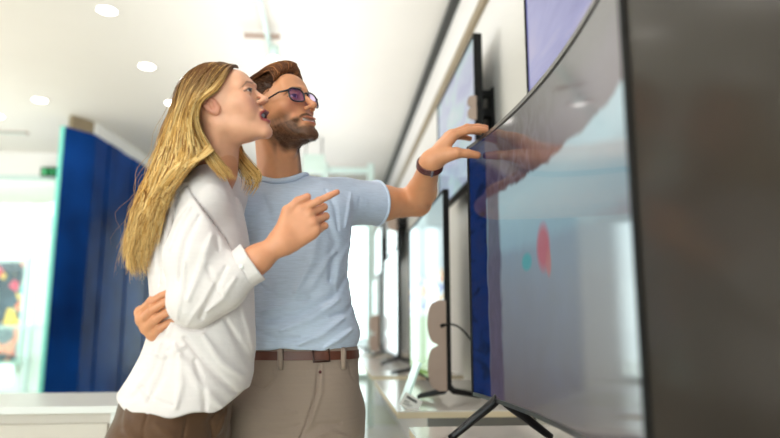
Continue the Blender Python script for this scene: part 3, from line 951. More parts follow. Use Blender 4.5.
        # eyes
        ex, ez = x - .031, z - .0065
        al = (.0052 if m else .0060) * (1 - (ex / .0135) ** 2)
        ins = (np.abs(ex) < .0135) & (y > .07)
        w = sstep(.0008, -.0006, np.abs(ez) - al) * ins
        col = mix(w, (.80, .76, .74))
        gx = ex * np.sign(q[:, 0]) - (s.gaze[0]); gz = ez - s.gaze[1]
        rr = np.sqrt(gx ** 2 + gz ** 2)
        col = mix(w * sstep(.0080, .0070, rr), (.05, .028, .018)); col = mix(w * sstep(.003, .0022, rr), (.01, .01, .01))
        lash = np.exp(-(((ez - np.maximum(al, 0)) / (.0015 if m else .0024)) ** 2)) * (np.abs(ex) < .0150) * (y > .065)
        col = mix(np.clip(lash, 0, 1) * (.75 if m else .95), (.03, .015, .01))
        if not m:
            col = mix(.35 * np.exp(-((ez + np.maximum(al, 0)) / .0012) ** 2) * (np.abs(ex) < .014) * (y > .065), (.12, .05, .03))
        # lips, teeth
        if m:
            zc = -.064 + 5.5 * x * x
            lw = sstep(1.1, .85, np.sqrt((x / .028) ** 2 + ((z - zc) / .0115) ** 2)) * (y > .07)
            col = mix(lw * .55, lip)
            t = sstep(.0040, .0028, np.abs(z - zc)) * sstep(.0245, .021, x) * (y > .07)
            col = mix(t, (.80, .76, .70))
            col = mix(np.exp(-((z - zc + .0038) / .0012) ** 2) * sstep(.028, .024, x) * (y > .07) * .8, (.10, .02, .02))
            # beard: moustache, chin, jaw line
            jaw = sstep(-.030, -.050, z - .35 * (.075 - y) * 0.4) * sstep(-.022, .000, y + 0.1 * z)
            jl = sstep(.016, -.006, z + .030 + .42 * np.maximum(y - .012, 0))
            st = fnoise(q, 900, 5) * .18 + fnoise(q, 320, 6) * .12
            mou = sstep(1.2, .8, np.sqrt((x / .034) ** 2 + ((z + .050 - 6.0 * (-x * x)) / .0085) ** 2)) * (y > .07)
            sides = sstep(.030, .042, x) * sstep(-.020, -.046, z) * sstep(-.022, -.005, y) * sstep(.078, .055, y)
            under = sstep(-.132, -.112, z) * sstep(-.074, -.084, z) * sstep(-.012, .012, y)
            mid = sstep(-.050, -.062, z) * sstep(.024, .038, x) * sstep(-.01, .01, y)
            wb = np.clip(np.maximum.reduce([mou * .95, sides * .70, under * .95, mid * .9]) * (1 + st * 1.2), 0, .93)
            wb *= 1 - lw
            col = mix(wb, hairc)
        else:
            lw = sstep(1.10, .92, np.sqrt((x / .0300) ** 2 + ((z + .0620) / .0185) ** 2)) * (y > .068)
            col = mix(lw * .92, lip)
            inside = sstep(.0015, -.0015, ell(q, V3(0, .0990, -.0620), (.0246, .045, .0100)))
            col = mix(inside, (.06, .008, .010))
            tee = sstep(.0012, -.0008, ell(q, V3(0, .0800, -.0555), (.0200, .0110, .0046)) - .0006)
            col = mix(tee, (.86, .83, .80))
        # ear warmth
        col = mix(.35 * sstep(.068, .080, x) * sstep(.03, .01, y), lip)
        return col
_ea = math.radians(26)
EAR = np.array([[1, 0, 0], [0, math.cos(_ea), -math.sin(_ea)], [0, math.sin(_ea), math.cos(_ea)]])

# ------------------------------------------------------------------ hands
FL = {'index': ((.044, .026, .021), .028, .084), 'middle': ((.048, .030, .022), .009, .089), 'ring': ((.044, .028, .021), -.011, .085), 'pinky': ((.035, .021, .019), -.029, .077)}
class Hand:
    """O wrist, d towards the fingers, thumb side roughly t; curls per finger in degrees (knuckle, middle, end, spread)"""
    def __init__(s, O, d, t, side, curls, thumb, scale=1.0, thick=1.0):
        d = nrmz(np.asarray(d, float)); t = np.asarray(t, float); t = nrmz(t - d * (t @ d))
        n = np.cross(d, t) if side == 'R' else np.cross(t, d)      # back of the hand
        s.O, s.d, s.t, s.n, s.k = np.asarray(O), d, t, n, scale
        s.f = {}; k = scale
        for nm, (ln, off, L) in FL.items():
            a1, a2, a3, sp = curls[nm]
            P = [s.O + d * L * k + t * off * k + n * (-.0010 if nm in ('index', 'pinky') else .0015)]
            sp = math.radians(sp); dd = nrmz(d * math.cos(sp) + t * math.sin(sp))
            ang = 0; rs = [.0094, .0084, .0076, .0066]
            for l, a in zip(ln, (a1, a2, a3)):
                ang += math.radians(a)
                P.append(P[-1] + (dd * math.cos(ang) - n * math.sin(ang)) * l * k)
            s.f[nm] = (P, [r * k * thick * (.9 if nm == 'pinky' else 1) for r in rs])
        P = [s.O + (d * .022 + t * .022 - n * .006) * k]
        for l, v in zip((.044, .032, .025), thumb):
            v = np.asarray(v, float); P.append(P[-1] + nrmz(d * v[0] + t * v[1] + n * v[2]) * l * k)
        s.th = (P, [r * k * thick for r in (.0150, .0112, .0098, .0080)])
        s.thick = thick
    def sdf(s, p):
        k = s.k * s.thick; D = None
        for nm, (P, rs) in s.f.items():
            off = FL[nm][1]
            w = s.O + s.t * off * .55 * s.k
            e = cap(p, w + s.d * .006 * s.k, P[0] - s.n * .002, .0150 * k, .0118 * k)
            D = e if D is None else smin(D, e, .012)
        D = smin(D, cap(p, s.O + s.t * .006 * s.k - s.n * .004, s.th[0][1], .016 * k, .0125 * k), .014)
        D = smin(D, cap(p, s.O + (s.d * .02 - s.t * .020 - s.n * .006) * s.k, s.f['pinky'][0][0] - s.n * .007 - s.d * .012, .013 * k, .011 * k), .014)
        fg = None
        for nm, (P, rs) in s.f.items():
            e = chain(p, P, rs, .002)
            e = smin(e, sph(p, P[1] + s.n * .0006, rs[1] * 1.05), .003)
            fg = e if fg is None else smin(fg, e, .0016)
        D = smin(D, fg, .006)
        th = chain(p, s.th[0], s.th[1], .003)
        return smin(D, th, .007)
    def color(s, p, col, lip):
        w = np.zeros(len(p))
        for nm, (P, rs) in list(s.f.items()) + [('th', s.th)]:
            w = np.maximum(w, .35 * np.exp(-(np.linalg.norm(p - P[3], axis=1) / .011) ** 2))
            for j in (0, 1, 2):
                w = np.maximum(w, .18 * np.exp(-(np.linalg.norm(p - P[j], axis=1) / .010) ** 2))
        return col * (1 - w[:, None]) + np.array(lip) * w[:, None]

# ------------------------------------------------------------------ lofts for clothes (elliptic sections by height)
class Loft:
    """rows: (pixel y, left px, right px, depth half width, centre Y)"""
    def __init__(s, rows):
        zs, cx, cy, rx, ry = [], [], [], [], []
        for py, l, r, dy, Y in rows:
            a, b = A(l, py, Y), A(r, py, Y)
            zs.append((a[2] + b[2]) / 2); cx.append((a[0] + b[0]) / 2); rx.append((b[0] - a[0]) / 2); cy.append(Y); ry.append(dy)
        o = np.argsort(zs); g = lambda v: np.array(v)[o]
        s.z, s.cx, s.cy, s.rx, s.ry = g(zs), g(cx), g(cy), g(rx), g(ry)
    def sdf(s, p, sq=2.0, grow=0.0):
        z = p[:, 2]
        I = lambda v: smooth_interp(z, s.z, v)
        qx = p[:, 0] - I(s.cx); qy = p[:, 1] - I(s.cy); rx = I(s.rx) + grow; ry = I(s.ry) + grow
        k0 = (np.abs(qx / rx) ** sq + np.abs(qy / ry) ** sq) ** (1 / sq)
        k1 = np.sqrt((qx / rx ** 2) ** 2 + (qy / ry ** 2) ** 2)
        return np.where(k0 > .3, k0 * (k0 - 1) / np.maximum(k1, 1e-6), -np.minimum(rx, ry) * .7)
def smooth_interp(x, xp, fp):
    # Catmull-Rom through the rows
    x = np.clip(x, xp[0], xp[-1]); i = np.clip(np.searchsorted(xp, x) - 1, 0, len(xp) - 2)
    m = np.gradient(fp, xp)
    h = xp[i + 1] - xp[i]; t = (x - xp[i]) / h
    return ((2 * t ** 3 - 3 * t ** 2 + 1) * fp[i] + (t ** 3 - 2 * t ** 2 + t) * h * m[i] + (-2 * t ** 3 + 3 * t ** 2) * fp[i + 1] + (t ** 3 - t ** 2) * h * m[i + 1])

def folds(p, segs, Y):
    """ridges and creases: (points in px, width m, height m), laid over the camera-facing side at depth about Y"""
    out = np.zeros(len(p)); P2 = p[:, [0, 2]]
    for pts, w, amp in segs:
        W = [A(x, y, Y)[[0, 2]] for x, y in pts]
        d = None; L = len(W) - 1
        for i in range(L):
            ab = W[i + 1] - W[i]; t = np.clip(((P2 - W[i]) @ ab) / (ab @ ab), 0, 1)
            e = np.linalg.norm(P2 - W[i] - t[:, None] * ab, axis=1)
            tt = (i + t) / L
            e = e / (w * (0.45 + 0.55 * np.sin(PI * np.clip(tt, 0.04, .96))))
            d = e if d is None else np.minimum(d, e)
        out += amp * np.exp(-d * d)
    return out

# ------------------------------------------------------------------ hair strands
def resample(P, n):
    P = np.asarray(P, float)
    # Catmull-Rom then even spacing
    Q = np.vstack([2 * P[0] - P[1], P, 2 * P[-1] - P[-2]]); out = []
    for i in range(1, len(Q) - 2):
        for t in np.linspace(0, 1, 12, endpoint=False):
            out.append(.5 * ((2 * Q[i]) + (-Q[i-1] + Q[i+1]) * t + (2*Q[i-1] - 5*Q[i] + 4*Q[i+1] - Q[i+2]) * t*t + (-Q[i-1] + 3*Q[i] - 3*Q[i+1] + Q[i+2]) * t**3))
    out.append(P[-1]); out = np.array(out)
    s = np.concatenate([[0], np.cumsum(np.linalg.norm(np.diff(out, axis=0), axis=1))])
    u = np.linspace(0, s[-1], n)
    return np.stack([np.interp(u, s, out[:, k]) for k in range(3)], 1)

def strands(guides, n, rad, jit, wave, colf, K=22, tip=0.35, lock=0, seed=1, wlen=3.0, cut=(.82, 1.0), push=None, sgn=1):
    r = np.random.default_rng(seed)
    G = np.stack([resample(g, K) for g in guides])
    nlock = lock or n
    if push is not None:
        for _ in range(30):
            fl = G.reshape(-1, 3); dd = push(fl) < 0
            if not dd.any(): break
            v = np.array(CAM) - fl; v /= np.linalg.norm(v, axis=1)[:, None]
            gr = np.stack([push(fl + np.eye(3)[k] * .002) - push(fl - np.eye(3)[k] * .002) for k in range(3)], 1)
            gr /= np.linalg.norm(gr, axis=1)[:, None] + 1e-9
            v = v * .35 + gr; v /= np.linalg.norm(v, axis=1)[:, None]
            fl[dd] += v[dd] * .004 * sgn; G = fl.reshape(G.shape)
        k_ = np.array([.25, .5, .25])
        Gs = G.copy()
        for _ in range(2): Gs[:, 1:-1] = Gs[:, :-2] * .25 + Gs[:, 1:-1] * .5 + Gs[:, 2:] * .25
        G = Gs
    lk = [(r.uniform(0, len(G) - 1), r.normal(size=3), r.uniform(0, 6.28), r.normal(size=3), r.uniform(.8, 1.25)) for _ in range(nlock)]
    Vs, Fs, Cs = [], [], []; nv = 0
    t = np.linspace(0, 1, K)[:, None]
    for i in range(n):
        u, j1, ph, j2, wf = lk[i % nlock]
        u = np.clip(u + (r.normal() * .10 if lock else 0), 0, len(G) - 1.001)
        a = int(u); f = u - a
        f = f * f * (3 - 2 * f) if not lock else f
        P = G[a] * (1 - f) + G[a + 1] * f
        e = r.uniform(*cut); P = np.stack([np.interp(np.linspace(0, e, K), t[:, 0], P[:, k]) for k in range(3)], 1)
        P = P + j1 * jit * (.35 + .65 * t) * (.8 if lock else 1) + r.normal(size=3) * jit * (.45 if lock else 0) * (.4 + .6 * t)
        sw = np.sin(t * wlen * 2 * PI * wf + ph + r.normal() * .25)
        P = P + (j2 / np.linalg.norm(j2)) * sw * wave * t ** 1.6 + r.normal(size=3) * wave * .15 * np.sin(t * 17 + r.uniform(0, 6)) * t
        T = np.gradient(P, axis=0); T /= np.linalg.norm(T, axis=1)[:, None] + 1e-9
        N = np.cross(T, [0.3, 1, 0.2]); N /= np.linalg.norm(N, axis=1)[:, None] + 1e-9; B = np.cross(T, N)
        rr = rad * r.uniform(.7, 1.4) * (np.minimum(1, (1 - t) / tip) ** .7 * .9 + .1) * np.minimum(1, .4 + t * 8)
        ring = np.stack([P + (N * math.cos(q) + B * math.sin(q)) * rr for q in (0, 2.094, 4.189)], 1).reshape(-1, 3)
        Vs.append(ring)
        b = nv + 3 * np.arange(K - 1)[:, None]
        k = np.array([[0, 1, 4, 3], [1, 2, 5, 4], [2, 0, 3, 5]])
        Fs.append((b[:, None, :] + k[None]).reshape(-1, 4)); nv += 3 * K
        Cs.append(np.repeat(colf(t[:, 0], P, r), 3, axis=0))
    return np.concatenate(Vs), np.concatenate(Fs), np.concatenate(Cs)
# ================================================================== skin, cloth, hair materials
def cloth_mat(name, col, scale=900, rough=0.85, sheen=0.2, streak=0.0, streak_scale=(6, 6, 220)):
    m, nt, b = nodes_mat(name)
    tc = nt.nodes.new('ShaderNodeTexCoord')
    n = nt.nodes.new('ShaderNodeTexNoise'); n.inputs['Scale'].default_value = 1; n.inputs['Detail'].default_value = 2
    mp = nt.nodes.new('ShaderNodeMapping'); mp.inputs['Scale'].default_value = streak_scale
    nt.links.new(tc.outputs['Object'], mp.inputs[0]); nt.links.new(mp.outputs[0], n.inputs['Vector'])
    r = ramp(nt, [(0.3, tuple(c * (1 - streak) for c in col[:3]) + (1,)), (0.7, tuple(min(1, c * (1 + streak)) for c in col[:3]) + (1,))])
    nt.links.new(n.outputs['Fac'], r.inputs['Fac']); nt.links.new(r.outputs['Color'], b.inputs['Base Color'])
    n2 = nt.nodes.new('ShaderNodeTexNoise'); n2.inputs['Scale'].default_value = scale; n2.inputs['Detail'].default_value = 1
    nt.links.new(tc.outputs['Object'], n2.inputs['Vector'])
    n3 = nt.nodes.new('ShaderNodeTexNoise'); n3.inputs['Scale'].default_value = 28; n3.inputs['Detail'].default_value = 3; n3.inputs['Distortion'].default_value = 0.6
    nt.links.new(tc.outputs['Object'], n3.inputs['Vector'])
    b1 = nt.nodes.new('ShaderNodeBump'); b1.inputs['Strength'].default_value = 0.25; b1.inputs['Distance'].default_value = 0.0006
    b2 = nt.nodes.new('ShaderNodeBump'); b2.inputs['Strength'].default_value = 0.35; b2.inputs['Distance'].default_value = 0.006
    nt.links.new(n2.outputs['Fac'], b1.inputs['Height']); nt.links.new(n3.outputs['Fac'], b2.inputs['Height'])
    nt.links.new(b2.outputs['Normal'], b1.inputs['Normal']); nt.links.new(b1.outputs['Normal'], b.inputs['Normal'])
    b.inputs['Roughness'].default_value = rough; b.inputs['Sheen Weight'].default_value = sheen
    b.inputs['Specular IOR Level'].default_value = 0.2
    return m
M['skin'] = mat('skin', (1, 1, 1, 1), 0.42, spec=0.4, attr='tint', var=0.04, vscale=60, bump=0.12, bscale=700, sss=0.12)
M['hairm'] = mat('hair', (1, 1, 1, 1), 0.42, spec=0.22, attr='tint', var=0.06, vscale=40)
M['blouse'] = cloth_mat('white_blouse', rgb(230, 220, 218), streak=0.02)
M['tee'] = cloth_mat('heather_blue_jersey', rgb(188, 198, 216), streak=0.07, streak_scale=(40, 40, 420))
M['chino'] = cloth_mat('beige_chino', rgb(146, 127, 114), streak=0.02, sheen=0.1)
M['brown'] = cloth_mat('brown_satin', rgb(90, 64, 44), rough=0.45, streak=0.03, sheen=0.1)
M['belt'] = mat('brown_leather', rgb(92, 46, 28), 0.45, var=0.12, vscale=30, bump=0.2, bscale=300)
M['strap'] = mat('dark_red_leather', rgb(84, 32, 30), 0.4, var=0.1, vscale=60)
M['steel'] = mat('steel', rgb(200, 200, 205), 0.2, metal=1.0, var=0.02)
M['frame_p'] = mat('glasses_acetate', rgb(26, 20, 30), 0.15, coat=0.5, var=0.05)
M['shoe'] = mat('shoe_leather', rgb(90, 60, 40), 0.5, var=0.08)
M['sole'] = mat('shoe_sole', rgb(225, 222, 215), 0.7, var=0.04)
SKW = rgb(228, 168, 136)[:3]; LPW = rgb(176, 70, 78)[:3]
SKM = rgb(210, 146, 106)[:3]; LPM = rgb(178, 92, 80)[:3]
def bbox(pts, m):
    P = np.array(pts); return P.min(0) - m, P.max(0) + m

# ================================================================== the man
MH = Head(A(279.5, 113.3, 1.70), 51, 13.6, -4.9, .98, True); MH.gaze = (0.001, 0.002)
man = empty('person', (-0.10, 1.74, 0), 'smiling bearded man in glasses and light blue T-shirt touching the big television', 'person')
m_sh_l = A(345, 203, 1.81); m_sh_r = A(232, 208, 1.70)
m_neck = A(281, 186, 1.76)
m_elb = A(418, 203, 1.95); m_wr = A(430.5, 163, 1.765)
m_elb_r = V3(-.40, 1.88, 1.22); m_wr_r = A(163, 326, 1.490)
m_hand = Hand(m_wr + V3(.000, .004, .006), V3(.60, -.06, .80), V3(.10, -.95, -.20), 'L',
              {'index': (34, 12, 8, 4), 'middle': (30, 16, 10, 0), 'ring': (32, 18, 10, -3), 'pinky': (34, 20, 10, -8)},
              [(.62, .50, -.60), (.58, .10, -.80), (.50, .0, -.86)], 1.10, 1.16)
m_hand_r = Hand(m_wr_r, V3(-.22, -.95, .06), V3(-.50, .1, .85), 'R',
              {'index': (64, 30, 12, 1), 'middle': (62, 30, 12, 0), 'ring': (61, 32, 12, -1), 'pinky': (60, 32, 12, -2)},
              [(.70, .45, -.45), (.45, .15, -.85), (.2, .0, -.95)], .96, 1.16)
def man_neck(p):
    base = MH.wld((0, -.025, -.040))
    d = cap(p, base, m_neck, .058, .062)
    for sx in (-1, 1):
        d = smin(d, cap(p, MH.wld((sx * .055, -.02, -.04)), m_neck + V3(sx * .020, -.035, -.03), .016, .013), .02)
    d = smin(d, sph(p, MH.wld((0, .012, -.120)) , .012), .02)
    return d
def man_head(p):
    d = smin(MH.sdf(p), man_neck(p), .022)
    d = smin(d, cap(p, m_neck + V3(-.05, -.0, -.085), m_neck + V3(.05, .02, -.085), .055, .055), .03)
    return d
def man_arm(p):
    u = nrmz(m_elb - m_sh_l)
    d = chain(p, [m_sh_l, m_sh_l + (m_elb - m_sh_l) * .5, m_elb], [.056, .051, .040], .02)
    f = chain(p, [m_elb, m_elb + (m_wr - m_elb) * .30, m_wr, m_wr + m_hand.d * .012], [.038, .043, .029, .028], .02)
    d = smin(d, f, .018)
    return smin(d, m_hand.sdf(p), .016)
def man_arm_r(p):
    d = chain(p, [m_sh_r, m_elb_r], [.052, .040], .02)
    d = smin(d, chain(p, [m_elb_r, m_elb_r + (m_wr_r - m_elb_r) * .3, m_wr_r], [.040, .040, .027], .02), .015)
    return smin(d, m_hand_r.sdf(p), .014)
hipM = A(296, 400, 1.74)
def legs_pts(hip, dx, dy, zk=.50, za=.09, bend=.0):
    return [[hip + V3(sx * dx, sx * dy, -.02), V3(hip[0] + sx * dx * 1.1, hip[1] + sx * dy * 1.1 - bend, zk), V3(hip[0] + sx * dx * 1.2, hip[1] + sx * dy * 1.2 + .02, za)] for sx in (-1, 1)]
mlegs = legs_pts(hipM, .085, .05)
def man_core(p):
    d = chain(p, [m_neck + V3(0, .01, -.09), A(292, 260, 1.75), hipM], [.060, .090, .10], .05)
    d = smin(d, cap(p, m_sh_l, m_sh_r, .036, .036), .05)
    for L in mlegs: d = smin(d, chain(p, L, [.075, .052, .036], .03), .03)
    for L in mlegs: d = smin(d, cap(p, L[2], L[2] + V3(.03, -.13, -.05), .036, .028), .02)
    return d
parts = []
lo, hi = bbox([MH.c], .175); lo = lo - V3(0, 0, .06); parts.append(surfnets(man_head, lo, hi, .0021))
lo, hi = bbox([m_elb, m_wr, m_elb + (m_sh_l - m_elb) * .8, m_hand.f['middle'][0][3]], .06); parts.append(surfnets(man_arm, lo, hi, .0024))
lo, hi = bbox([m_wr_r] + [f[0][3] for f in m_hand_r.f.values()] + m_hand_r.th[0], .035); parts.append(surfnets(man_arm_r, lo, hi, .0021))
lo, hi = bbox([m_elb_r, m_sh_r, m_wr_r + V3(0, .03, 0)], .06); parts.append(surfnets(lambda p: np.maximum(man_arm_r(p), (m_wr_r[1] + .01) - p[:, 1]), lo, hi, .006))
parts.append(surfnets(man_core, (-.45, 1.45, -.0), (.25, 2.1, 1.52), .012))
Vm, Fm = join(parts)
col = MH.color(Vm, SKM, LPM, rgb(82, 54, 36)[:3])
far = np.linalg.norm(Vm - MH.c, axis=1) > .16 * 1.1
col[far] = SKM
col = m_hand.color(Vm, col, LPM); col = m_hand_r.color(Vm, col, LPM)
obj_np('body', Vm, Fm, M['skin'], man, colors=col)

# T-shirt
teeL = Loft([(186, 256, 338, .075, 1.77), (200, 246, 350, .098, 1.765), (225, 242, 352, .118, 1.76), (260, 244, 348, .122, 1.75), (290, 244, 350, .122, 1.745), (315, 240, 355, .128, 1.745), (335, 238, 360, .134, 1.745), (350, 240, 355, .130, 1.745)])
slv_end = m_sh_l + (m_elb - m_sh_l) * .43
TF = [([(262, 195), (275, 230), (268, 265)], .014, -.006), ([(300, 196), (318, 225), (312, 262), (296, 292)], .012, .007), ([(322, 205), (334, 240), (330, 280)], .012, -.007),
      ([(338, 300), (310, 318), (282, 330)], .012, .008), ([(344, 318), (322, 334), (300, 344)], .009, .007), ([(350, 270), (330, 300), (300, 316), (270, 322)], .012, -.007),
      ([(335, 250), (312, 285), (286, 305), (262, 312)], .012, .006), ([(352, 330), (338, 340), (326, 347)], .008, .008), ([(352, 238), (340, 262), (336, 290)], .009, .005),
      ([(262, 285), (280, 300), (310, 300)], .010, -.005), ([(356, 300), (346, 312), (330, 316)], .007, -.006), ([(258, 330), (278, 340), (300, 338)], .009, -.005),
      ([(325, 186), (335, 205), (338, 228)], .006, -.005), ([(352, 186), (350, 205), (346, 225)], .007, .005), ([(362, 190), (360, 205), (354, 220)], .006, -.005), ([(370, 192), (368, 205), (361, 222)], .005, .004)]
hem_m = A(300, 350, 1.62)[2]
def tee(p, opening=True):
    d = teeL.sdf(p, 2.25)
    d = smax(d, p[:, 2] - (m_sh_l[2] + .055), .05)
    d = smin(d, chain(p, [m_neck + V3(-.055, 0, -.035), m_sh_r + V3(.01, 0, .012)], [.055, .058], .03), .035)
    d = smin(d, chain(p, [m_neck + V3(.050, .0, -.035), m_sh_l + V3(-.005, -.0, .006)], [.055, .060], .03), .035)
    s = chain(p, [m_sh_l + V3(-.01, 0, .003), slv_end], [.066, .066], .02)
    d = smin(d, s, .030)
    u = nrmz(m_elb - m_sh_l)
    t = (p - slv_end) @ u
    along = smax(d, np.where(s < .03, t, -1.0), .004)
    d = np.where((p[:, 0] > m_sh_l[0] - .01), along, d)
    # right sleeve over hidden arm
    s2 = chain(p, [m_sh_r, m_sh_r + (m_elb_r - m_sh_r) * .55], [.066, .062]); d = smin(d, s2, .03)
    d = d - folds(p, TF, 1.64) * sstep(1.80, 1.70, p[:, 1]) - .0018 * fnoise(p, 26, 3)
    # sleeve mouth and neck opening
    d = smax(d, -chain(p, [slv_end - u * .03, slv_end + u * .03], [.050, .058]), .003)
    nk = m_neck + V3(.002, -.006, .02)
    if not opening: return d
    d = smax(d, -ell(p, nk, (.066, .072, .034)), .006)
    wav = .0022 * np.sin(p[:, 0] * 41) + .001 * np.sin(p[:, 0] * 101 + 1)
    d = smax(d, (hem_m + wav) - p[:, 2], .004)
    d = smax(d, -cap(p, V3(-.10, 1.745, hem_m - .05), V3(-.10, 1.745, hem_m + .01), .10, .10), .01)
    return d
V, F = surfnets(tee, (-.46, 1.52, hem_m - .02), (.26, 2.06, 1.58), .0034)
shirt = obj_np('t_shirt', V, F, M['tee'], man)
# ribbed collar
ring = WMB(); pts = []
nk_ = m_neck + V3(.002, -.006, .02); bs = np.linspace(-1.5, 1.4, 60)
for k in range(49):
    a = 2 * PI * k / 48
    P = nk_ + np.stack([.067 * np.cos(bs) * math.cos(a), .073 * np.cos(bs) * math.sin(a), .035 * np.sin(bs)], 1)
    dd = tee(P, False); ins = np.where(dd < 0)[0]
    pts.append((P[ins[-1]] if len(ins) else P[len(bs) // 3]) + np.array([.004 * math.cos(a), .005 * math.sin(a), .003]))
pts = np.array(pts[:-1]); 
for _ in range(3): pts = (np.roll(pts, 1, 0) + 2 * pts + np.roll(pts, -1, 0)) / 4
pts = [Vector(q) for q in pts] + [Vector(pts[0])]
ring.tube(pts, .0082, 10, cap=False)
ring.build('collar', M['tee'], shirt, smooth=True)
cf = WMB()
u = nrmz(m_elb - m_sh_l); n1 = nrmz(np.cross(u, [0, 0, 1])); n2 = np.cross(u, n1)
cf.tube([Vector(slv_end - u * .006 + (n1 * math.cos(a) + n2 * math.sin(a)) * .0655) for a in np.linspace(0, 2 * PI, 33)], .0042, 8, cap=False)
cf.build('sleeve_hem', M['tee'], shirt, smooth=True)

# trousers
trL = Loft([(347, 244, 357, .116, 1.745), (360, 240, 358, .118, 1.745), (380, 236, 359, .124, 1.745), (400, 232, 360, .128, 1.745), (420, 229, 361, .130, 1.745), (440, 226, 362, .130, 1.745)])
TRF = [([(318, 366), (316, 395), (306, 425), (300, 438)], .0032, -.006), ([(322, 366), (321, 392), (311, 424)], .006, .004), ([(254, 385), (266, 388), (274, 378), (275, 364)], .0028, -.004),
       ([(357, 384), (352, 378), (349, 364)], .0025, -.003), ([(300, 438), (318, 426), (340, 424)], .008, -.005), ([(310, 438), (330, 432), (350, 440)], .006, .005), ([(255, 405), (275, 412), (296, 412)], .008, .003), ([(262, 425), (282, 430), (300, 425)], .007, -.003)]
ztop = A(300, 349, 1.62)[2]; zlow = trL.z[0]
def trousers(p):
    d = trL.sdf(p, 2.4)
    d = smax(d, zlow - p[:, 2], .03)
    for L in mlegs: d = smin(d, chain(p, [L[0] + V3(0, 0, -.02), L[1], L[2]], [.098, .070, .058], .03), .03)
    d = smax(d, p[:, 2] - ztop, .004)
    d = smax(d, .055 - p[:, 2], .004)
    return d - folds(p, TRF, 1.62) * sstep(1.76, 1.70, p[:, 1]) - .001 * fnoise(p, 30, 8)
V1, F1 = surfnets(trousers, (-.36, 1.54, .66), (.16, 1.96, ztop + .02), .0036)
V1_, F1_ = surfnets(lambda p: np.maximum(trousers(p), p[:, 2] - .68), (-.40, 1.5, .0), (.2, 2.0, .70), .008)
V, F = join([(V1[:, :], F1), (V1_, F1_)])
trs = obj_np('trousers', V, F, M['chino'], man)
def around(L, z, grow, n=72, sq=2.4, dz=0.0):
    cx, cy, rx, ry = [float(smooth_interp(np.array([z]), L.z, v)[0]) for v in (L.cx, L.cy, L.rx, L.ry)]
    out = []
    for k in range(n):
        a = 2 * PI * k / n; c_, s_ = math.cos(a), math.sin(a)
        r_ = (abs(c_) ** sq + abs(s_) ** sq) ** (-1 / sq)
        out.append((cx + (rx + grow) * c_ * r_, cy + (ry + grow) * s_ * r_, z + dz))
    return out
def band(L, z0, z1, g0, g1, n=72):
    v = []; f = []
    for z, g in ((z0, g0), (z0, g1), (z1, g1), (z1, g0)): v += around(L, z, g, n)
    for a in range(4):
        b = (a + 1) % 4
        for k in range(n): f.append((a * n + k, a * n + (k + 1) % n, b * n + (k + 1) % n, b * n + k))
    m = WMB(); m.v = v; m.f = f; return m
zb0, zb1 = A(300, 360.5, 1.62)[2], A(300, 351.5, 1.62)[2]
belt = band(trL, zb0, zb1, -.002, .0045).build('belt', M['belt'], man, bevel=0.001)
wb = band(trL, zb0 - .007, zb1 + .008, -.004, .0015).build('waistband', M['chino'], trs)
def on_front(px, py, g=0.0):
    """point on the front of the trousers at a pixel"""
    P = A(px, py, 1.62)
    for _ in range(6):
        cx, cy, rx, ry = [float(smooth_interp(np.array([P[2]]), trL.z, v)[0]) for v in (trL.cx, trL.cy, trL.rx, trL.ry)]
        q = min(.98, abs((P[0] - cx) / (rx + g)))
        P = A(px, py, cy - (ry + g) * (1 - q ** 2.4) ** (1 / 2.4))
    return P
for px in (280.5, 343.5):
    P0 = on_front(px, 369, .002); P1 = on_front(px, 348.5, .006)
    WMB().tube([P0, P0 * .7 + P1 * .3 + V3(0, -.006, 0), P0 * .2 + P1 * .8 + V3(0, -.007, 0), P1], .0068, 8, flat=1, up=(1, 0, 0)).build('belt_loop', M['chino'], trs, smooth=True)
bk = WMB()
P = [on_front(x, y, .007) for x, y in ((313, 350), (329, 349), (329.5, 361), (313.5, 362), (313, 350))]
bk.tube([Vector(q) for q in P], .0028, 8); bk.build('buckle', mat('dark_brown_buckle', rgb(62, 30, 20), .35, var=.05), belt, smooth=True)
P = on_front(320, 372, .004)
WMB().lathe([(.0001, -.002), (.0035, -.002), (.004, 0), (.0035, .001), (.0001, .002)], tuple(P), axis='y').build('button', M['strap'], trs, smooth=True)
# glasses
def HW(h, *q): return Vector(h.wld(q))
gl = WMB()
def lens_outline(sx, n=28):
    out = []
    for k in range(n):
        a = 2 * PI * k / n; c_, s_ = math.cos(a), math.sin(a)
        r_ = (abs(c_) ** 3 + abs(s_) ** 3) ** (-1 / 3)
        x = .0255 * c_ * r_; z = .0190 * s_ * r_ * (1 + .10 * c_)
        out.append((sx * (.0335 + x), .1010 - .26 * max(0, x + .01) - .004 * 0, .0035 + z))
    return out
gpar = WMB()
for sx in (-1, 1):
    o_ = [HW(MH, *q) for q in lens_outline(sx)]
    gl.tube(o_ + [o_[0], o_[1]], [.0023] * 30, 8)
    h0 = HW(MH, sx * .0600, .0930, .014); h1 = HW(MH, sx * .0745, .072, .014); h2 = HW(MH, sx * .0790, .01, .010); h3 = HW(MH, sx * .0775, -.012, .004); h4 = HW(MH, sx * .074, -.030, -.020)
    gl.tube([h0, h1, h2, h3, h4], [.0030, .0024, .0022, .0022, .0018], 8)
gl.tube([HW(MH, -.0090, .102, .010), HW(MH, -.004, .106, .0125), HW(MH, .004, .106, .0125), HW(MH, .0090, .102, .010)], .0022, 8)
glasses = gl.build('glasses', M['frame_p'], man, smooth=True)
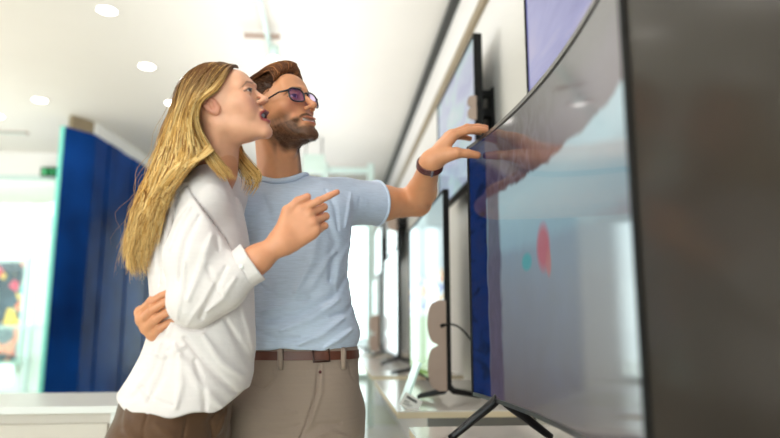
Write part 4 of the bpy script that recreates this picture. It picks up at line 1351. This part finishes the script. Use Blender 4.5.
def lens_glass():
    m = bpy.data.materials.new('lens_glass'); m.use_nodes = True; nt = m.node_tree; nt.nodes.clear()
    t = nt.nodes.new('ShaderNodeBsdfTransparent'); t.inputs['Color'].default_value = (0.85, 0.78, 0.91, 1)
    g = nt.nodes.new('ShaderNodeBsdfGlossy'); g.inputs['Roughness'].default_value = .04; g.inputs['Color'].default_value = (.75, .6, 1, 1)
    mx = nt.nodes.new('ShaderNodeMixShader'); mx.inputs[0].default_value = .08
    nt.links.new(t.outputs[0], mx.inputs[1]); nt.links.new(g.outputs[0], mx.inputs[2])
    o = nt.nodes.new('ShaderNodeOutputMaterial'); nt.links.new(mx.outputs[0], o.inputs[0]); return m
LG = lens_glass()
for sx in (-1, 1):
    lb = WMB(); o_ = lens_outline(sx); k = len(o_)
    lb.v = [tuple(HW(MH, x, y + dy, z)) for dy in (-.0006, .0006) for x, y, z in o_]
    lb.f = [tuple(range(k)), tuple(range(2 * k - 1, k - 1, -1))] + [(i, (i + 1) % k, k + (i + 1) % k, k + i) for i in range(k)]
    lb.build('lens', LG, glasses)
# bracelet watch strap
bq = WMB(); wd = nrmz(m_hand.O - m_elb); a1 = nrmz(np.cross(wd, m_hand.n)); a2 = np.cross(wd, a1)
wc = m_wr - wd * .010
tilt = nrmz(wd + V3(-0.05, 0, .25))
a1 = nrmz(np.cross(tilt, m_hand.n)); a2 = np.cross(tilt, a1)
for off in (-.0065, 0, .0065):
    bq.tube([Vector(wc + tilt * off + (a1 * math.cos(a) + a2 * math.sin(a)) * .0352) for a in np.linspace(0, 2 * PI, 41)], .0042, 8, cap=False)
brc = bq.build('bracelet', M['strap'], man, smooth=True)
Pc = wc - tilt * .0; vdir = nrmz(np.array(CAM) - wc); rad = nrmz(vdir - tilt * (vdir @ tilt))
rad = nrmz(rad + V3(.25, 0, -.1)); rad = nrmz(rad - tilt * (rad @ tilt))
Mx = Matrix.Translation(wc + rad * .0385) @ Matrix([list(np.cross(tilt, rad)) + [0], list(tilt) + [0], list(rad) + [0], [0, 0, 0, 1]]).transposed()
WMB().box(-.0035, .0035, -.011, .011, -.003, .003, Mx).build('clasp', M['steel'], brc, bevel=.001)

# man's hair: base volume + swept strands
HMC = rgb(88, 54, 32)[:3]
def man_hairbase(p):
    q = MH.loc(p); x = np.abs(q[:, 0])
    d = ell(q, V3(0, -.022, .044), (.0800, .094, .0850))
    face = np.minimum(q[:, 1] - (.030 + .55 * q[:, 2]), .084 - q[:, 2])   # in front of and under the hairline
    d = smax(d, face, .006)
    low = (-.020 + .9 * (np.maximum(q[:, 1] + .03, 0))) - q[:, 2]
    low = np.where(q[:, 1] > -.03, low, (-.06 + .0 * x) - q[:, 2])
    d = smax(d, np.minimum(low, .10 - x * 0 + 1), .008)
    # quiff
    d2 = cap(q, V3(0, .055, .094), V3(0, -.05, .108), .018, .022)
    for sx in (-1, 1): d2 = smin(d2, cap(q, V3(sx * .036, .046, .088), V3(sx * .040, -.05, .092), .017, .022), .02)
    d = smin(d, d2, .015)
    return (d + .0012 * np.sin(q[:, 0] * 420 + 3 * np.sin(q[:, 1] * 30) + 2 * np.sin(q[:, 2] * 40))) * MH.s
lo, hi = bbox([MH.c + MH.R[:, 2] * .06], .165)
V, F = surfnets(man_hairbase, lo, hi, .0023)
q = MH.loc(V)
side = sstep(.085, .055, q[:, 2])
cb_ = np.array(HMC)[None] * .5 * (1 - side[:, None]) + np.array(rgb(66, 42, 30)[:3])[None] * side[:, None]
gd = []
for u in np.linspace(-1, 1, 9):
    x = u * .058; a = (1 - u * u)
    lo_ = .024 * u * u
    gd.append([MH.wld(v) for v in ((x * .95, .062 - .016 * u * u, .078 + .012 * a - lo_ * .6), (x * 1.02, .084 - .028 * u * u, .090 + .016 * a - lo_), (x * 1.08, .080 - .030 * u * u, .108 + .014 * a - lo_), (x * 1.15, .052, .116 + .014 * a - lo_), (x * 1.25, .005, .116 + .015 * a - lo_), (x * 1.30, -.052, .102 + .016 * a - lo_), (x * 1.25, -.098, .062 + .014 * a - lo_))])
def mcol(t, P, r):
    b = r.uniform(.6, 1.4) ; hl = r.random() < .18
    c = np.array(rgb(170, 112, 66)[:3]) if hl else np.array(rgb(104, 62, 36)[:3]) * b
    return np.tile(c, (len(t), 1))
Vh, Fh, Ch = strands(gd, 2400, .0008, .0035, .0022, mcol, K=20, lock=60, seed=4, wlen=1.0, cut=(.75, 1.0))
def fuzz(P, cen, dirv, n, l0, l1, rad_, colr, seed, lift=.25):
    r = np.random.default_rng(seed)
    pk = P[r.integers(0, len(P), n)]
    nr = pk - cen; nr /= np.linalg.norm(nr, axis=1)[:, None]
    dr = dirv - nr * (nr @ dirv)[:, None]; dr = dr + nr * lift + r.normal(size=nr.shape) * .22; dr /= np.linalg.norm(dr, axis=1)[:, None]
    tip_ = pk + dr * r.uniform(l0, l1, (n, 1))
    s1 = np.cross(dr, [0, 1, .2]); s1 /= np.linalg.norm(s1, axis=1)[:, None]; s2 = np.cross(dr, s1)
    Vf = np.stack([pk + s1 * rad_, pk - s1 * rad_ * .5 + s2 * rad_, pk - s1 * rad_ * .5 - s2 * rad_, tip_], 1).reshape(-1, 3)
    b = 4 * np.arange(n)[:, None, None]
    Ff = (b + np.array([[0, 1, 3, 3], [1, 2, 3, 3], [2, 0, 3, 3]])[None, :, :3]).reshape(-1, 3)
    return Vf, Ff, np.repeat(np.array(colr)[None] * r.uniform(.5, 1.6, (n, 1)), 4, axis=0)
q = MH.loc(V); sd = V[(q[:, 2] < .088) & (np.abs(q[:, 0]) > .045)]
Vz, Fz, Cz = fuzz(sd, MH.wld((0, -.02, .03)), -MH.R[:, 1] - MH.R[:, 2] * .45, 5200, .007, .015, .00045, rgb(96, 62, 40)[:3], 31)
Fz = np.concatenate([Fz, Fz[:, 2:3]], 1) if False else Fz
Vb, Fb = join([(V, F), (Vh, Fh)])
hair_m = obj_np('hair', Vb, Fb, M['hairm'], man, colors=np.concatenate([cb_, Ch]))
sh_ = obj_np('side_hair', Vz, Fz, M['hairm'], hair_m, colors=Cz, smooth=False); sh_['kind'] = 'stuff'
# short beard hairs standing off the jaw
r = np.random.default_rng(11)
sel = np.linalg.norm(Vm - MH.c, axis=1) < .16
cv = Vm[sel]; q = MH.loc(cv); colm = col[sel]
dark = np.abs(colm - np.array(rgb(82, 54, 36)[:3])).sum(1) < .12
w_ok = dark & (q[:, 2] < -.018) & (q[:, 1] > -.02)
cand = cv[w_ok]
if len(cand):
    pk = cand[r.integers(0, len(cand), 1700)]
    cen = MH.wld((0, .01, -.03))
    nr = pk - cen; nr /= np.linalg.norm(nr, axis=1)[:, None]
    dn = MH.R[:, 2] * -1
    dr = nr * .6 + dn * .9 + r.normal(size=nr.shape) * .35; dr /= np.linalg.norm(dr, axis=1)[:, None]
    tip_ = pk + dr * r.uniform(.003, .0065, (len(pk), 1))
    s1 = np.cross(dr, [0, 1, .2]); s1 /= np.linalg.norm(s1, axis=1)[:, None]; s2 = np.cross(dr, s1)
    rr = .00032
    Vb_ = np.stack([pk + s1 * rr, pk - s1 * rr * .5 + s2 * rr, pk - s1 * rr * .5 - s2 * rr, tip_], 1).reshape(-1, 3)
    b = 4 * np.arange(len(pk))[:, None, None]
    Fb_ = (b + np.array([[0, 1, 3], [1, 2, 3], [2, 0, 3]])[None]).reshape(-1, 3)
    cc_ = np.repeat(np.array(rgb(84, 54, 36)[:3])[None] * r.uniform(.5, 1.6, (len(pk), 1)), 4, axis=0)
    bo = obj_np('beard', Vb_, Fb_, M['hairm'], man, colors=cc_, smooth=False); bo['kind'] = 'stuff'

def shoes(legs, parent, mm, ms, s=1.0):
    for L in legs:
        c = L[2]
        def f(p, c=c):
            d = chain(p, [c + V3(0, .03, -.045), c + V3(.02, -.06, -.052), c + V3(.035, -.16, -.060)], [.042 * s, .040 * s, .028 * s], .03)
            d = smin(d, cap(p, c + V3(0, .02, -.05), c + V3(0, .02, .0), .042 * s, .044 * s), .02)
            return smax(d, .012 - p[:, 2], .004)
        V, F = surfnets(f, c + V3(-.08, -.23, -.1), c + V3(.1, .12, .06), .007)
        sh = obj_np('shoe', V, F, mm, parent)
        def g(p, c=c):
            d = chain(p * V3(1, 1, 0), [(c + V3(0, .03, 0)) * V3(1, 1, 0), (c + V3(.035, -.16, 0)) * V3(1, 1, 0)], [.046 * s, .036 * s])
            return np.maximum(d, np.abs(p[:, 2] - .009) - .009)
        V, F = surfnets(g, c + V3(-.09, -.24, -.12), c + V3(.11, .13, -.03), .006)
        V[:, 2] = np.clip(V[:, 2], 0.0005, .02)
        obj_np('sole', V, F, ms, sh, smooth=False)
shoes(mlegs, man, M['shoe'], M['sole'])
# ================================================================== the woman
WH = Head(A(224.4, 107.8, 1.43), 76, 19.5, -8.7, .885, False); WH.gaze = (0.002, 0.0015)
wom = empty('person', (-0.30, 1.50, 0), 'young woman with long blonde hair and loose white blouse, pointing with one finger', 'person')
w_neck = A(216, 172, 1.50)
w_sh = A(203, 203, 1.40); w_shf = A(226, 196, 1.61)
w_elb = A(193, 304, 1.375); w_wr = A(281, 243, 1.375)
w_hand = Hand(w_wr, V3(.74, -.03, .66), V3(-.66, -.02, .74), 'R',
              {'index': (-2, 6, 4, -14), 'middle': (34, 82, 40, -10), 'ring': (42, 84, 42, -10), 'pinky': (46, 80, 42, -8)},
              [(.78, .52, .05), (.90, .05, .10), (.95, -.28, .10)], .95, 1.0)
def woman_head(p):
    d = WH.sdf(p)
    n = cap(p, WH.wld((0, -.030, -.045)), w_neck, .047, .050)
    for sx in (-1, 1): n = smin(n, cap(p, WH.wld((sx * .050, -.02, -.045)), w_neck + V3(.020, sx * -.015, -.030), .012, .010), .018)
    d = smin(d, n, .020)
    d = smin(d, cap(p, w_neck + V3(.0, -.03, -.08), w_neck + V3(.0, .03, -.08), .04, .04), .03)
    return d
def woman_arm(p):
    d = chain(p, [w_sh, w_elb], [.045, .038], .02)
    ax = w_wr - w_elb
    d = smin(d, chain(p, [w_elb, w_elb + ax * .3, w_elb + ax * .72, w_wr, w_wr + w_hand.d * .010], [.036, .038, .0285, .0215, .021], .02), .02)
    return smin(d, w_hand.sdf(p), .016)
hipW = A(172, 425, 1.50)
wlegs = legs_pts(hipW, .015, .085)
def woman_core(p):
    d = chain(p, [w_neck + V3(0, 0, -.10), A(205, 262, 1.50), A(186, 345, 1.5), hipW], [.045, .060, .070, .09], .05)
    d = smin(d, cap(p, w_sh + V3(0, .03, -.02), w_shf - V3(0, .02, .02), .036, .036), .04)
    for L in wlegs: d = smin(d, chain(p, L, [.075, .048, .033], .03), .03)
    for L in wlegs: d = smin(d, cap(p, L[2], L[2] + V3(.10, -.03, -.05), .032, .024), .02)
    d = smin(d, chain(p, [w_shf, V3(-.33, 1.84, 1.24), V3(-.12, 1.93, 1.20)], [.04, .032, .022], .02), .02)
    return d
parts = []
lo, hi = bbox([WH.c], .165); lo = lo - V3(0, 0, .06); parts.append(surfnets(woman_head, lo, hi, .0020))
ax = w_wr - w_elb
lo, hi = bbox([w_elb + ax * .5, w_wr] + [f[0][3] for f in w_hand.f.values()] + [f[0][1] for f in w_hand.f.values()] + w_hand.th[0], .04); parts.append(surfnets(woman_arm, lo, hi, .0018))
parts.append(surfnets(woman_core, (-.6, 1.2, -.0), (.1, 1.8, 1.50), .012))
Vw, Fw = join(parts)
col = WH.color(Vw, SKW, rgb(160, 58, 66)[:3], rgb(96, 64, 42)[:3])
col[np.linalg.norm(Vw - WH.c, axis=1) > .16] = SKW
hw = np.linalg.norm(Vw - w_wr, axis=1) < .25
col[hw] = np.array(SKW) * np.array([.93, .82, .71])
col = w_hand.color(Vw, col, LPM)
obj_np('body', Vw, Fw, M['skin'], wom, colors=col)

# blouse
blL = Loft([(172, 192, 236, .070, 1.50), (186, 172, 238, .105, 1.50), (205, 158, 242, .112, 1.50), (235, 150, 249, .116, 1.50), (270, 150, 253, .118, 1.50), (300, 152, 254, .120, 1.50), (330, 150, 255, .122, 1.50), (352, 143, 255, .126, 1.50),
            (375, 131, 253, .134, 1.50), (395, 119, 247, .142, 1.50), (418, 116, 238, .146, 1.50)])
BF = [([(228, 185), (238, 225), (246, 262)], .007, -.004), ([(176, 345), (200, 380), (222, 408)], .010, .007), ([(186, 338), (214, 372), (236, 398)], .008, -.007), ([(168, 335), (176, 300), (172, 262)], .009, .005),
      ([(160, 345), (148, 372), (134, 392)], .009, .006), ([(170, 350), (164, 376), (152, 400)], .008, -.006), ([(182, 355), (184, 382), (180, 405)], .009, .006), ([(205, 335), (222, 362), (240, 378)], .008, .006),
      ([(225, 320), (240, 350), (248, 372)], .007, -.005), ([(150, 352), (166, 356), (186, 346)], .007, .005), ([(196, 360), (206, 388), (206, 410)], .007, -.005), ([(162, 215), (156, 250), (158, 285)], .006, -.005), ([(172, 200), (166, 235), (166, 270)], .006, .004),
      ([(238, 300), (246, 330), (250, 355)], .006, .004), ([(140, 385), (156, 398), (176, 404)], .006, -.004)]
SF = [([(190, 300), (205, 262), (212, 235)], .009, .006), ([(180, 280), (188, 240), (198, 215)], .007, -.006), ([(176, 320), (184, 290), (186, 262)], .006, .005), ([(200, 318), (216, 290), (226, 268)], .007, -.006),
      ([(206, 312), (222, 300), (236, 278)], .006, .005), ([(218, 250), (214, 225), (206, 208)], .006, -.005), ([(170, 250), (176, 225), (188, 206)], .006, .005), ([(186, 325), (204, 304), (214, 284)], .005, .004), ([(222, 296), (214, 280), (208, 266)], .006, -.004)]
def hemz(p):
    t = (p[:, 0] - blL.cx[0]) / .14
    z0 = A(170, 408, 1.38)[2]
    near = sstep(1.55, 1.42, p[:, 1])
    return z0 - .006 + .030 * sstep(.62, 1.15, t) + .020 * sstep(-.2, -1.0, t) - .008 * (1 - t * t).clip(0) + .004 * np.sin(p[:, 0] * 70 + 2) 
def sleeve(p):
    s = chain(p, [w_sh + V3(0, .01, .0), w_sh * .45 + w_elb * .55 + V3(.0, -.006, 0), w_elb + V3(.004, -.002, .008)], [.054, .062, .052], .03)
    c1 = w_elb + ax * .30; c2 = w_elb + ax * .52
    f = chain(p, [w_elb + V3(.004, 0, .006), c1, c2], [.052, .052, .044], .03)
    return smin(s, f, .025)
cu = nrmz(ax); c_end = w_elb + ax * .675; c_beg = w_elb + ax * .485
def blouse(p):
    d = blL.sdf(p, 2.15)
    d = smax(d, p[:, 2] - (w_sh[2] + .055), .05)
    d = smin(d, chain(p, [w_neck + V3(-.01, -.045, -.035), w_sh + V3(.002, .012, .006)], [.042, .052]), .03)
    d = smin(d, chain(p, [w_neck + V3(-.01, .045, -.035), w_shf + V3(0, -.01, .006)], [.042, .05]), .03)
    d = d - folds(p, BF, 1.39) * sstep(1.56, 1.47, p[:, 1]) - .0022 * fnoise(p * V3(1, 1, .55), 34, 21)
    hz = hemz(p)
    d = smax(d, hz - p[:, 2], .004)
    d = smax(d, -cap(p, V3(hipW[0], hipW[1], 0.7), V3(hipW[0] + .01, hipW[1], float(A(170, 400, 1.5)[2])), .118, .11), .006)
    s = sleeve(p)
    s = s - folds(p, SF, 1.33) * .9 - .0016 * fnoise(p, 40, 22)
    t = (p - c_beg) @ cu
    s = smax(s, t - .02, .006)
    d = smax(d, -(s - .0010), .012)
    d = np.minimum(d, s)
    # far sleeve, hidden mostly
    d = smin(d, chain(p, [w_shf, w_shf * .35 + V3(-.33, 1.84, 1.24) * .65], [.052, .050]), .02)
    # neck opening with open placket
    d = smax(d, -ell(p, w_neck + V3(.012, 0, .012), (.056, .060, .030)), .005)
    return d
V, F = surfnets(blouse, (-.62, 1.24, .86), (-.06, 1.95, 1.55), .0033)
blo = obj_np('blouse', V, F, M['blouse'], wom)
def cuff(p):
    t = (p - c_beg) @ cu; L = np.linalg.norm(c_end - c_beg)
    q = p - c_beg - t[:, None] * cu
    ang = q @ nrmz(np.cross(cu, [0, 1, 0]))
    d = np.linalg.norm(q * V3(1, 1, 1), axis=1) - (.0405 + .0015 * np.sin(ang * 150) + .004 * t / L)
    d = np.maximum(d, np.abs(t - L / 2) - L / 2)
    d = d - .0015 * fnoise(p, 60, 31)
    d = smax(d, -(np.maximum(np.linalg.norm(q, axis=1) - .036, .25 * L - t)), .0025)
    return d - .0012
lo, hi = bbox([c_beg, c_end], .06)
V, F = surfnets(cuff, lo, hi, .0022)
obj_np('cuff', V, F, M['blouse'], blo)
WMB().lathe([(.0001, -.001), (.0045, -.001), (.005, 0), (.0045, .0012), (.0001, .0012)], tuple(c_beg + cu * .02 + V3(0, -.044, 0)), axis='y', n=16).build('button', M['white'], blo, smooth=True)

# trousers
wtL = Loft([(385, 128, 236, .110, 1.50), (400, 122, 232, .118, 1.50), (420, 118, 230, .124, 1.50), (440, 118, 226, .126, 1.50), (452, 118, 224, .126, 1.50)])
WTF = [([(150, 408), (150, 425), (152, 440)], .0022, -.004), ([(188, 412), (186, 428), (186, 440)], .0022, -.004), ([(124, 405), (132, 425), (148, 438)], .008, .005), ([(214, 412), (206, 424), (208, 440)], .006, -.006), ([(222, 414), (218, 428), (214, 438)], .005, .005), ([(160, 420), (172, 430), (182, 438)], .008, .003)]
zl = wtL.z[0]
def wtr(p):
    d = wtL.sdf(p, 2.2)
    d = smax(d, zl - p[:, 2], .03)
    for L in wlegs: d = smin(d, chain(p, [L[0] + V3(0, 0, -.02), L[1], L[2]], [.100, .068, .05], .03), .03)
    d = smax(d, p[:, 2] - float(A(170, 396, 1.5)[2]), .004)
    d = smax(d, .06 - p[:, 2], .004)
    return d - folds(p, WTF, 1.38) * sstep(1.5, 1.44, p[:, 1])
V1, F1 = surfnets(lambda p: np.maximum(wtr(p), .72 - p[:, 2]), (-.62, 1.28, .70), (-.16, 1.72, 1.0), .0036)
V2, F2 = surfnets(lambda p: np.maximum(wtr(p), p[:, 2] - .73), (-.62, 1.28, 0), (-.16, 1.74, .75), .008)
V, F = join([(V1, F1), (V2, F2)])
obj_np('trousers', V, F, M['brown'], wom)
shoes([[a, b, c - V3(0.03, 0, 0)] for a, b, c in wlegs], wom, M['sole'], M['sole'], .9)

# ------------------------------------------------------------------ her hair
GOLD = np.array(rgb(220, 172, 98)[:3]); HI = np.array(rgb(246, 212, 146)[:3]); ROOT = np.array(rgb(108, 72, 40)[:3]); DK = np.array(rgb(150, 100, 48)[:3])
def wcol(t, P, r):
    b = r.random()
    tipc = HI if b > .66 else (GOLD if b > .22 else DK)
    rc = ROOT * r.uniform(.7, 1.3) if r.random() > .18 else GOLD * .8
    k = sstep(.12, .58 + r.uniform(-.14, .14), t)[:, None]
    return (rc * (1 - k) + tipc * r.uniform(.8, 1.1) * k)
def g(*pts): return [A(*q) for q in pts]
nearf = [
    g((238, 67.5, 1.43), (229, 75, 1.38), (221, 85, 1.36), (215, 93, 1.352), (206, 95.5, 1.350), (199, 102, 1.352), (197, 116, 1.362), (202, 134, 1.38), (214, 154, 1.40), (226, 168, 1.40), (236, 180, 1.395)),
    g((236, 67, 1.43), (225, 74, 1.38), (215, 84, 1.36), (204, 93, 1.350), (195, 104, 1.350), (193, 122, 1.355), (200, 143, 1.37), (208, 160, 1.37), (218, 172, 1.360), (224, 180, 1.352))]
near = [
    g((234, 67, 1.43), (223, 73, 1.38), (212, 84, 1.36), (200, 95, 1.350), (192, 107, 1.350), (190, 124, 1.355), (195, 144, 1.365), (199, 156, 1.362), (190, 166, 1.35), (175, 179, 1.342), (162, 200, 1.36), (155, 228, 1.38)),
    g((231, 66.5, 1.43), (218, 72, 1.39), (206, 84, 1.36), (194, 103, 1.352), (188, 126, 1.356), (188, 148, 1.36), (186, 163, 1.352), (176, 178, 1.342), (165, 194, 1.352), (156, 220, 1.38), (150, 250, 1.40)),
    g((225, 66, 1.432), (212, 72, 1.39), (196, 85, 1.362), (185, 106, 1.356), (179, 132, 1.36), (176, 156, 1.362), (168, 178, 1.360), (156, 200, 1.372), (148, 228, 1.395), (143, 255, 1.41), (146, 274, 1.415)),
    g((218, 66.5, 1.435), (204, 73, 1.40), (189, 88, 1.375), (179, 108, 1.37), (172, 134, 1.38), (166, 158, 1.38), (157, 182, 1.39), (148, 206, 1.40), (140, 236, 1.41), (136, 258, 1.42), (138, 276, 1.42)),
    g((214, 67, 1.44), (199, 75, 1.415), (186, 89, 1.40), (176, 108, 1.40), (168, 132, 1.405), (160, 158, 1.41), (150, 184, 1.42), (141, 210, 1.425), (133, 236, 1.43), (129, 256, 1.43), (133, 272, 1.43)),
    g((204, 71, 1.445), (192, 78, 1.44), (183, 90, 1.44), (173, 110, 1.44), (165, 132, 1.445), (157, 156, 1.445), (147, 182, 1.45), (138, 208, 1.45), (129, 234, 1.45), (125, 252, 1.45), (128, 268, 1.45))]
farg = [
    g((210, 68, 1.45), (196, 75, 1.47), (184, 90, 1.49), (175, 110, 1.50), (168, 134, 1.51), (160, 158, 1.51), (150, 186, 1.51), (140, 212, 1.50), (132, 238, 1.49), (129, 262, 1.48)),
    g((224, 66, 1.46), (208, 71, 1.49), (196, 88, 1.52), (188, 110, 1.53), (182, 136, 1.54), (174, 162, 1.55), (164, 190, 1.55), (152, 216, 1.55), (144, 240, 1.53), (140, 264, 1.52)),
    g((233, 67, 1.465), (226, 74, 1.50), (214, 90, 1.53), (206, 112, 1.54), (200, 136, 1.55), (194, 160, 1.56), (180, 190, 1.56), (166, 220, 1.56), (156, 250, 1.55))]
fro = [g((244, 92, 1.545), (241, 115, 1.555), (239, 135, 1.55), (243, 152, 1.53), (252, 162, 1.515), (260, 171, 1.51), (263, 178, 1.51), (255, 187, 1.51), (251, 195, 1.51)),
       g((240, 95, 1.55), (236, 120, 1.56), (234, 140, 1.555), (238, 158, 1.535), (245, 168, 1.52), (253, 176, 1.51), (256, 183, 1.51), (250, 192, 1.51), (247, 197, 1.51)),
       g((238, 98, 1.55), (232, 122, 1.56), (229, 142, 1.555), (232, 158, 1.54), (237, 168, 1.53), (242, 178, 1.52), (241, 188, 1.52))]
swoop = [g((206, 142, 1.385), (200, 152, 1.372), (186, 159, 1.352), (172, 170, 1.345), (162, 184, 1.350), (157, 197, 1.36)),
         g((214, 150, 1.375), (204, 158, 1.352), (190, 164, 1.340), (176, 175, 1.340), (166, 190, 1.346), (160, 206, 1.356))]
def outside(p): return np.minimum(WH.sdf(p) - .0065, blouse(p) - .007)
H0 = strands(nearf, 800, .00078, .0026, .0040, wcol, K=28, lock=40, seed=20, wlen=1.6, push=outside)
H1 = strands(near, 3900, 0.00078, .0034, .0165, wcol, K=34, lock=170, seed=21, wlen=3.0, push=outside)
H2 = strands(farg, 900, .0012, .008, .014, wcol, K=20, lock=50, seed=22, wlen=3.2)
H3 = strands(fro, 260, .0009, .0035, .004, wcol, K=18, lock=16, seed=23, wlen=2.0)
H4 = strands(swoop, 260, .0010, .0030, .002, lambda t, P, r: np.tile((HI if r.random() > .45 else GOLD) * r.uniform(.85, 1.05), (len(t), 1)), K=14, lock=14, seed=24, wlen=1.0, push=outside)
H5 = strands(near[3:], 90, .00035, .012, .016, wcol, K=26, seed=25, wlen=3.6)
def whb(p):
    q = WH.loc(p); x = np.abs(q[:, 0])
    d = ell(q, V3(0, -.032, .038), (.0765, .0895, .0830))
    fr = q[:, 1] - (.028 + .62 * (q[:, 2] - .058)) + .22 * np.maximum(x - .03, 0)
    fr = np.minimum(fr, .5)
    d = smax(d, np.minimum(fr, np.maximum(fr, .078 - q[:, 2])), .006)
    d = smax(d, np.where(q[:, 1] > -.040, (.020 + .3 * np.maximum(q[:, 1], 0)) - q[:, 2], -1), .006)
    # fall of hair behind the neck, down the back
    f1 = chain(p, g((200, 100, 1.485), (188, 140, 1.485), (170, 185, 1.475), (152, 225, 1.465), (146, 255, 1.46)), [.060, .058, .050, .036, .014], .03)
    d = np.minimum(d * WH.s, 1e9)
    return smin(d, f1, .02) + .0005 * np.sin(p[:, 0] * 900 + 4 * np.sin(p[:, 2] * 30))
V, F = surfnets(whb, (-.56, 1.36, 1.18), (-.08, 1.62, 1.80), .003)
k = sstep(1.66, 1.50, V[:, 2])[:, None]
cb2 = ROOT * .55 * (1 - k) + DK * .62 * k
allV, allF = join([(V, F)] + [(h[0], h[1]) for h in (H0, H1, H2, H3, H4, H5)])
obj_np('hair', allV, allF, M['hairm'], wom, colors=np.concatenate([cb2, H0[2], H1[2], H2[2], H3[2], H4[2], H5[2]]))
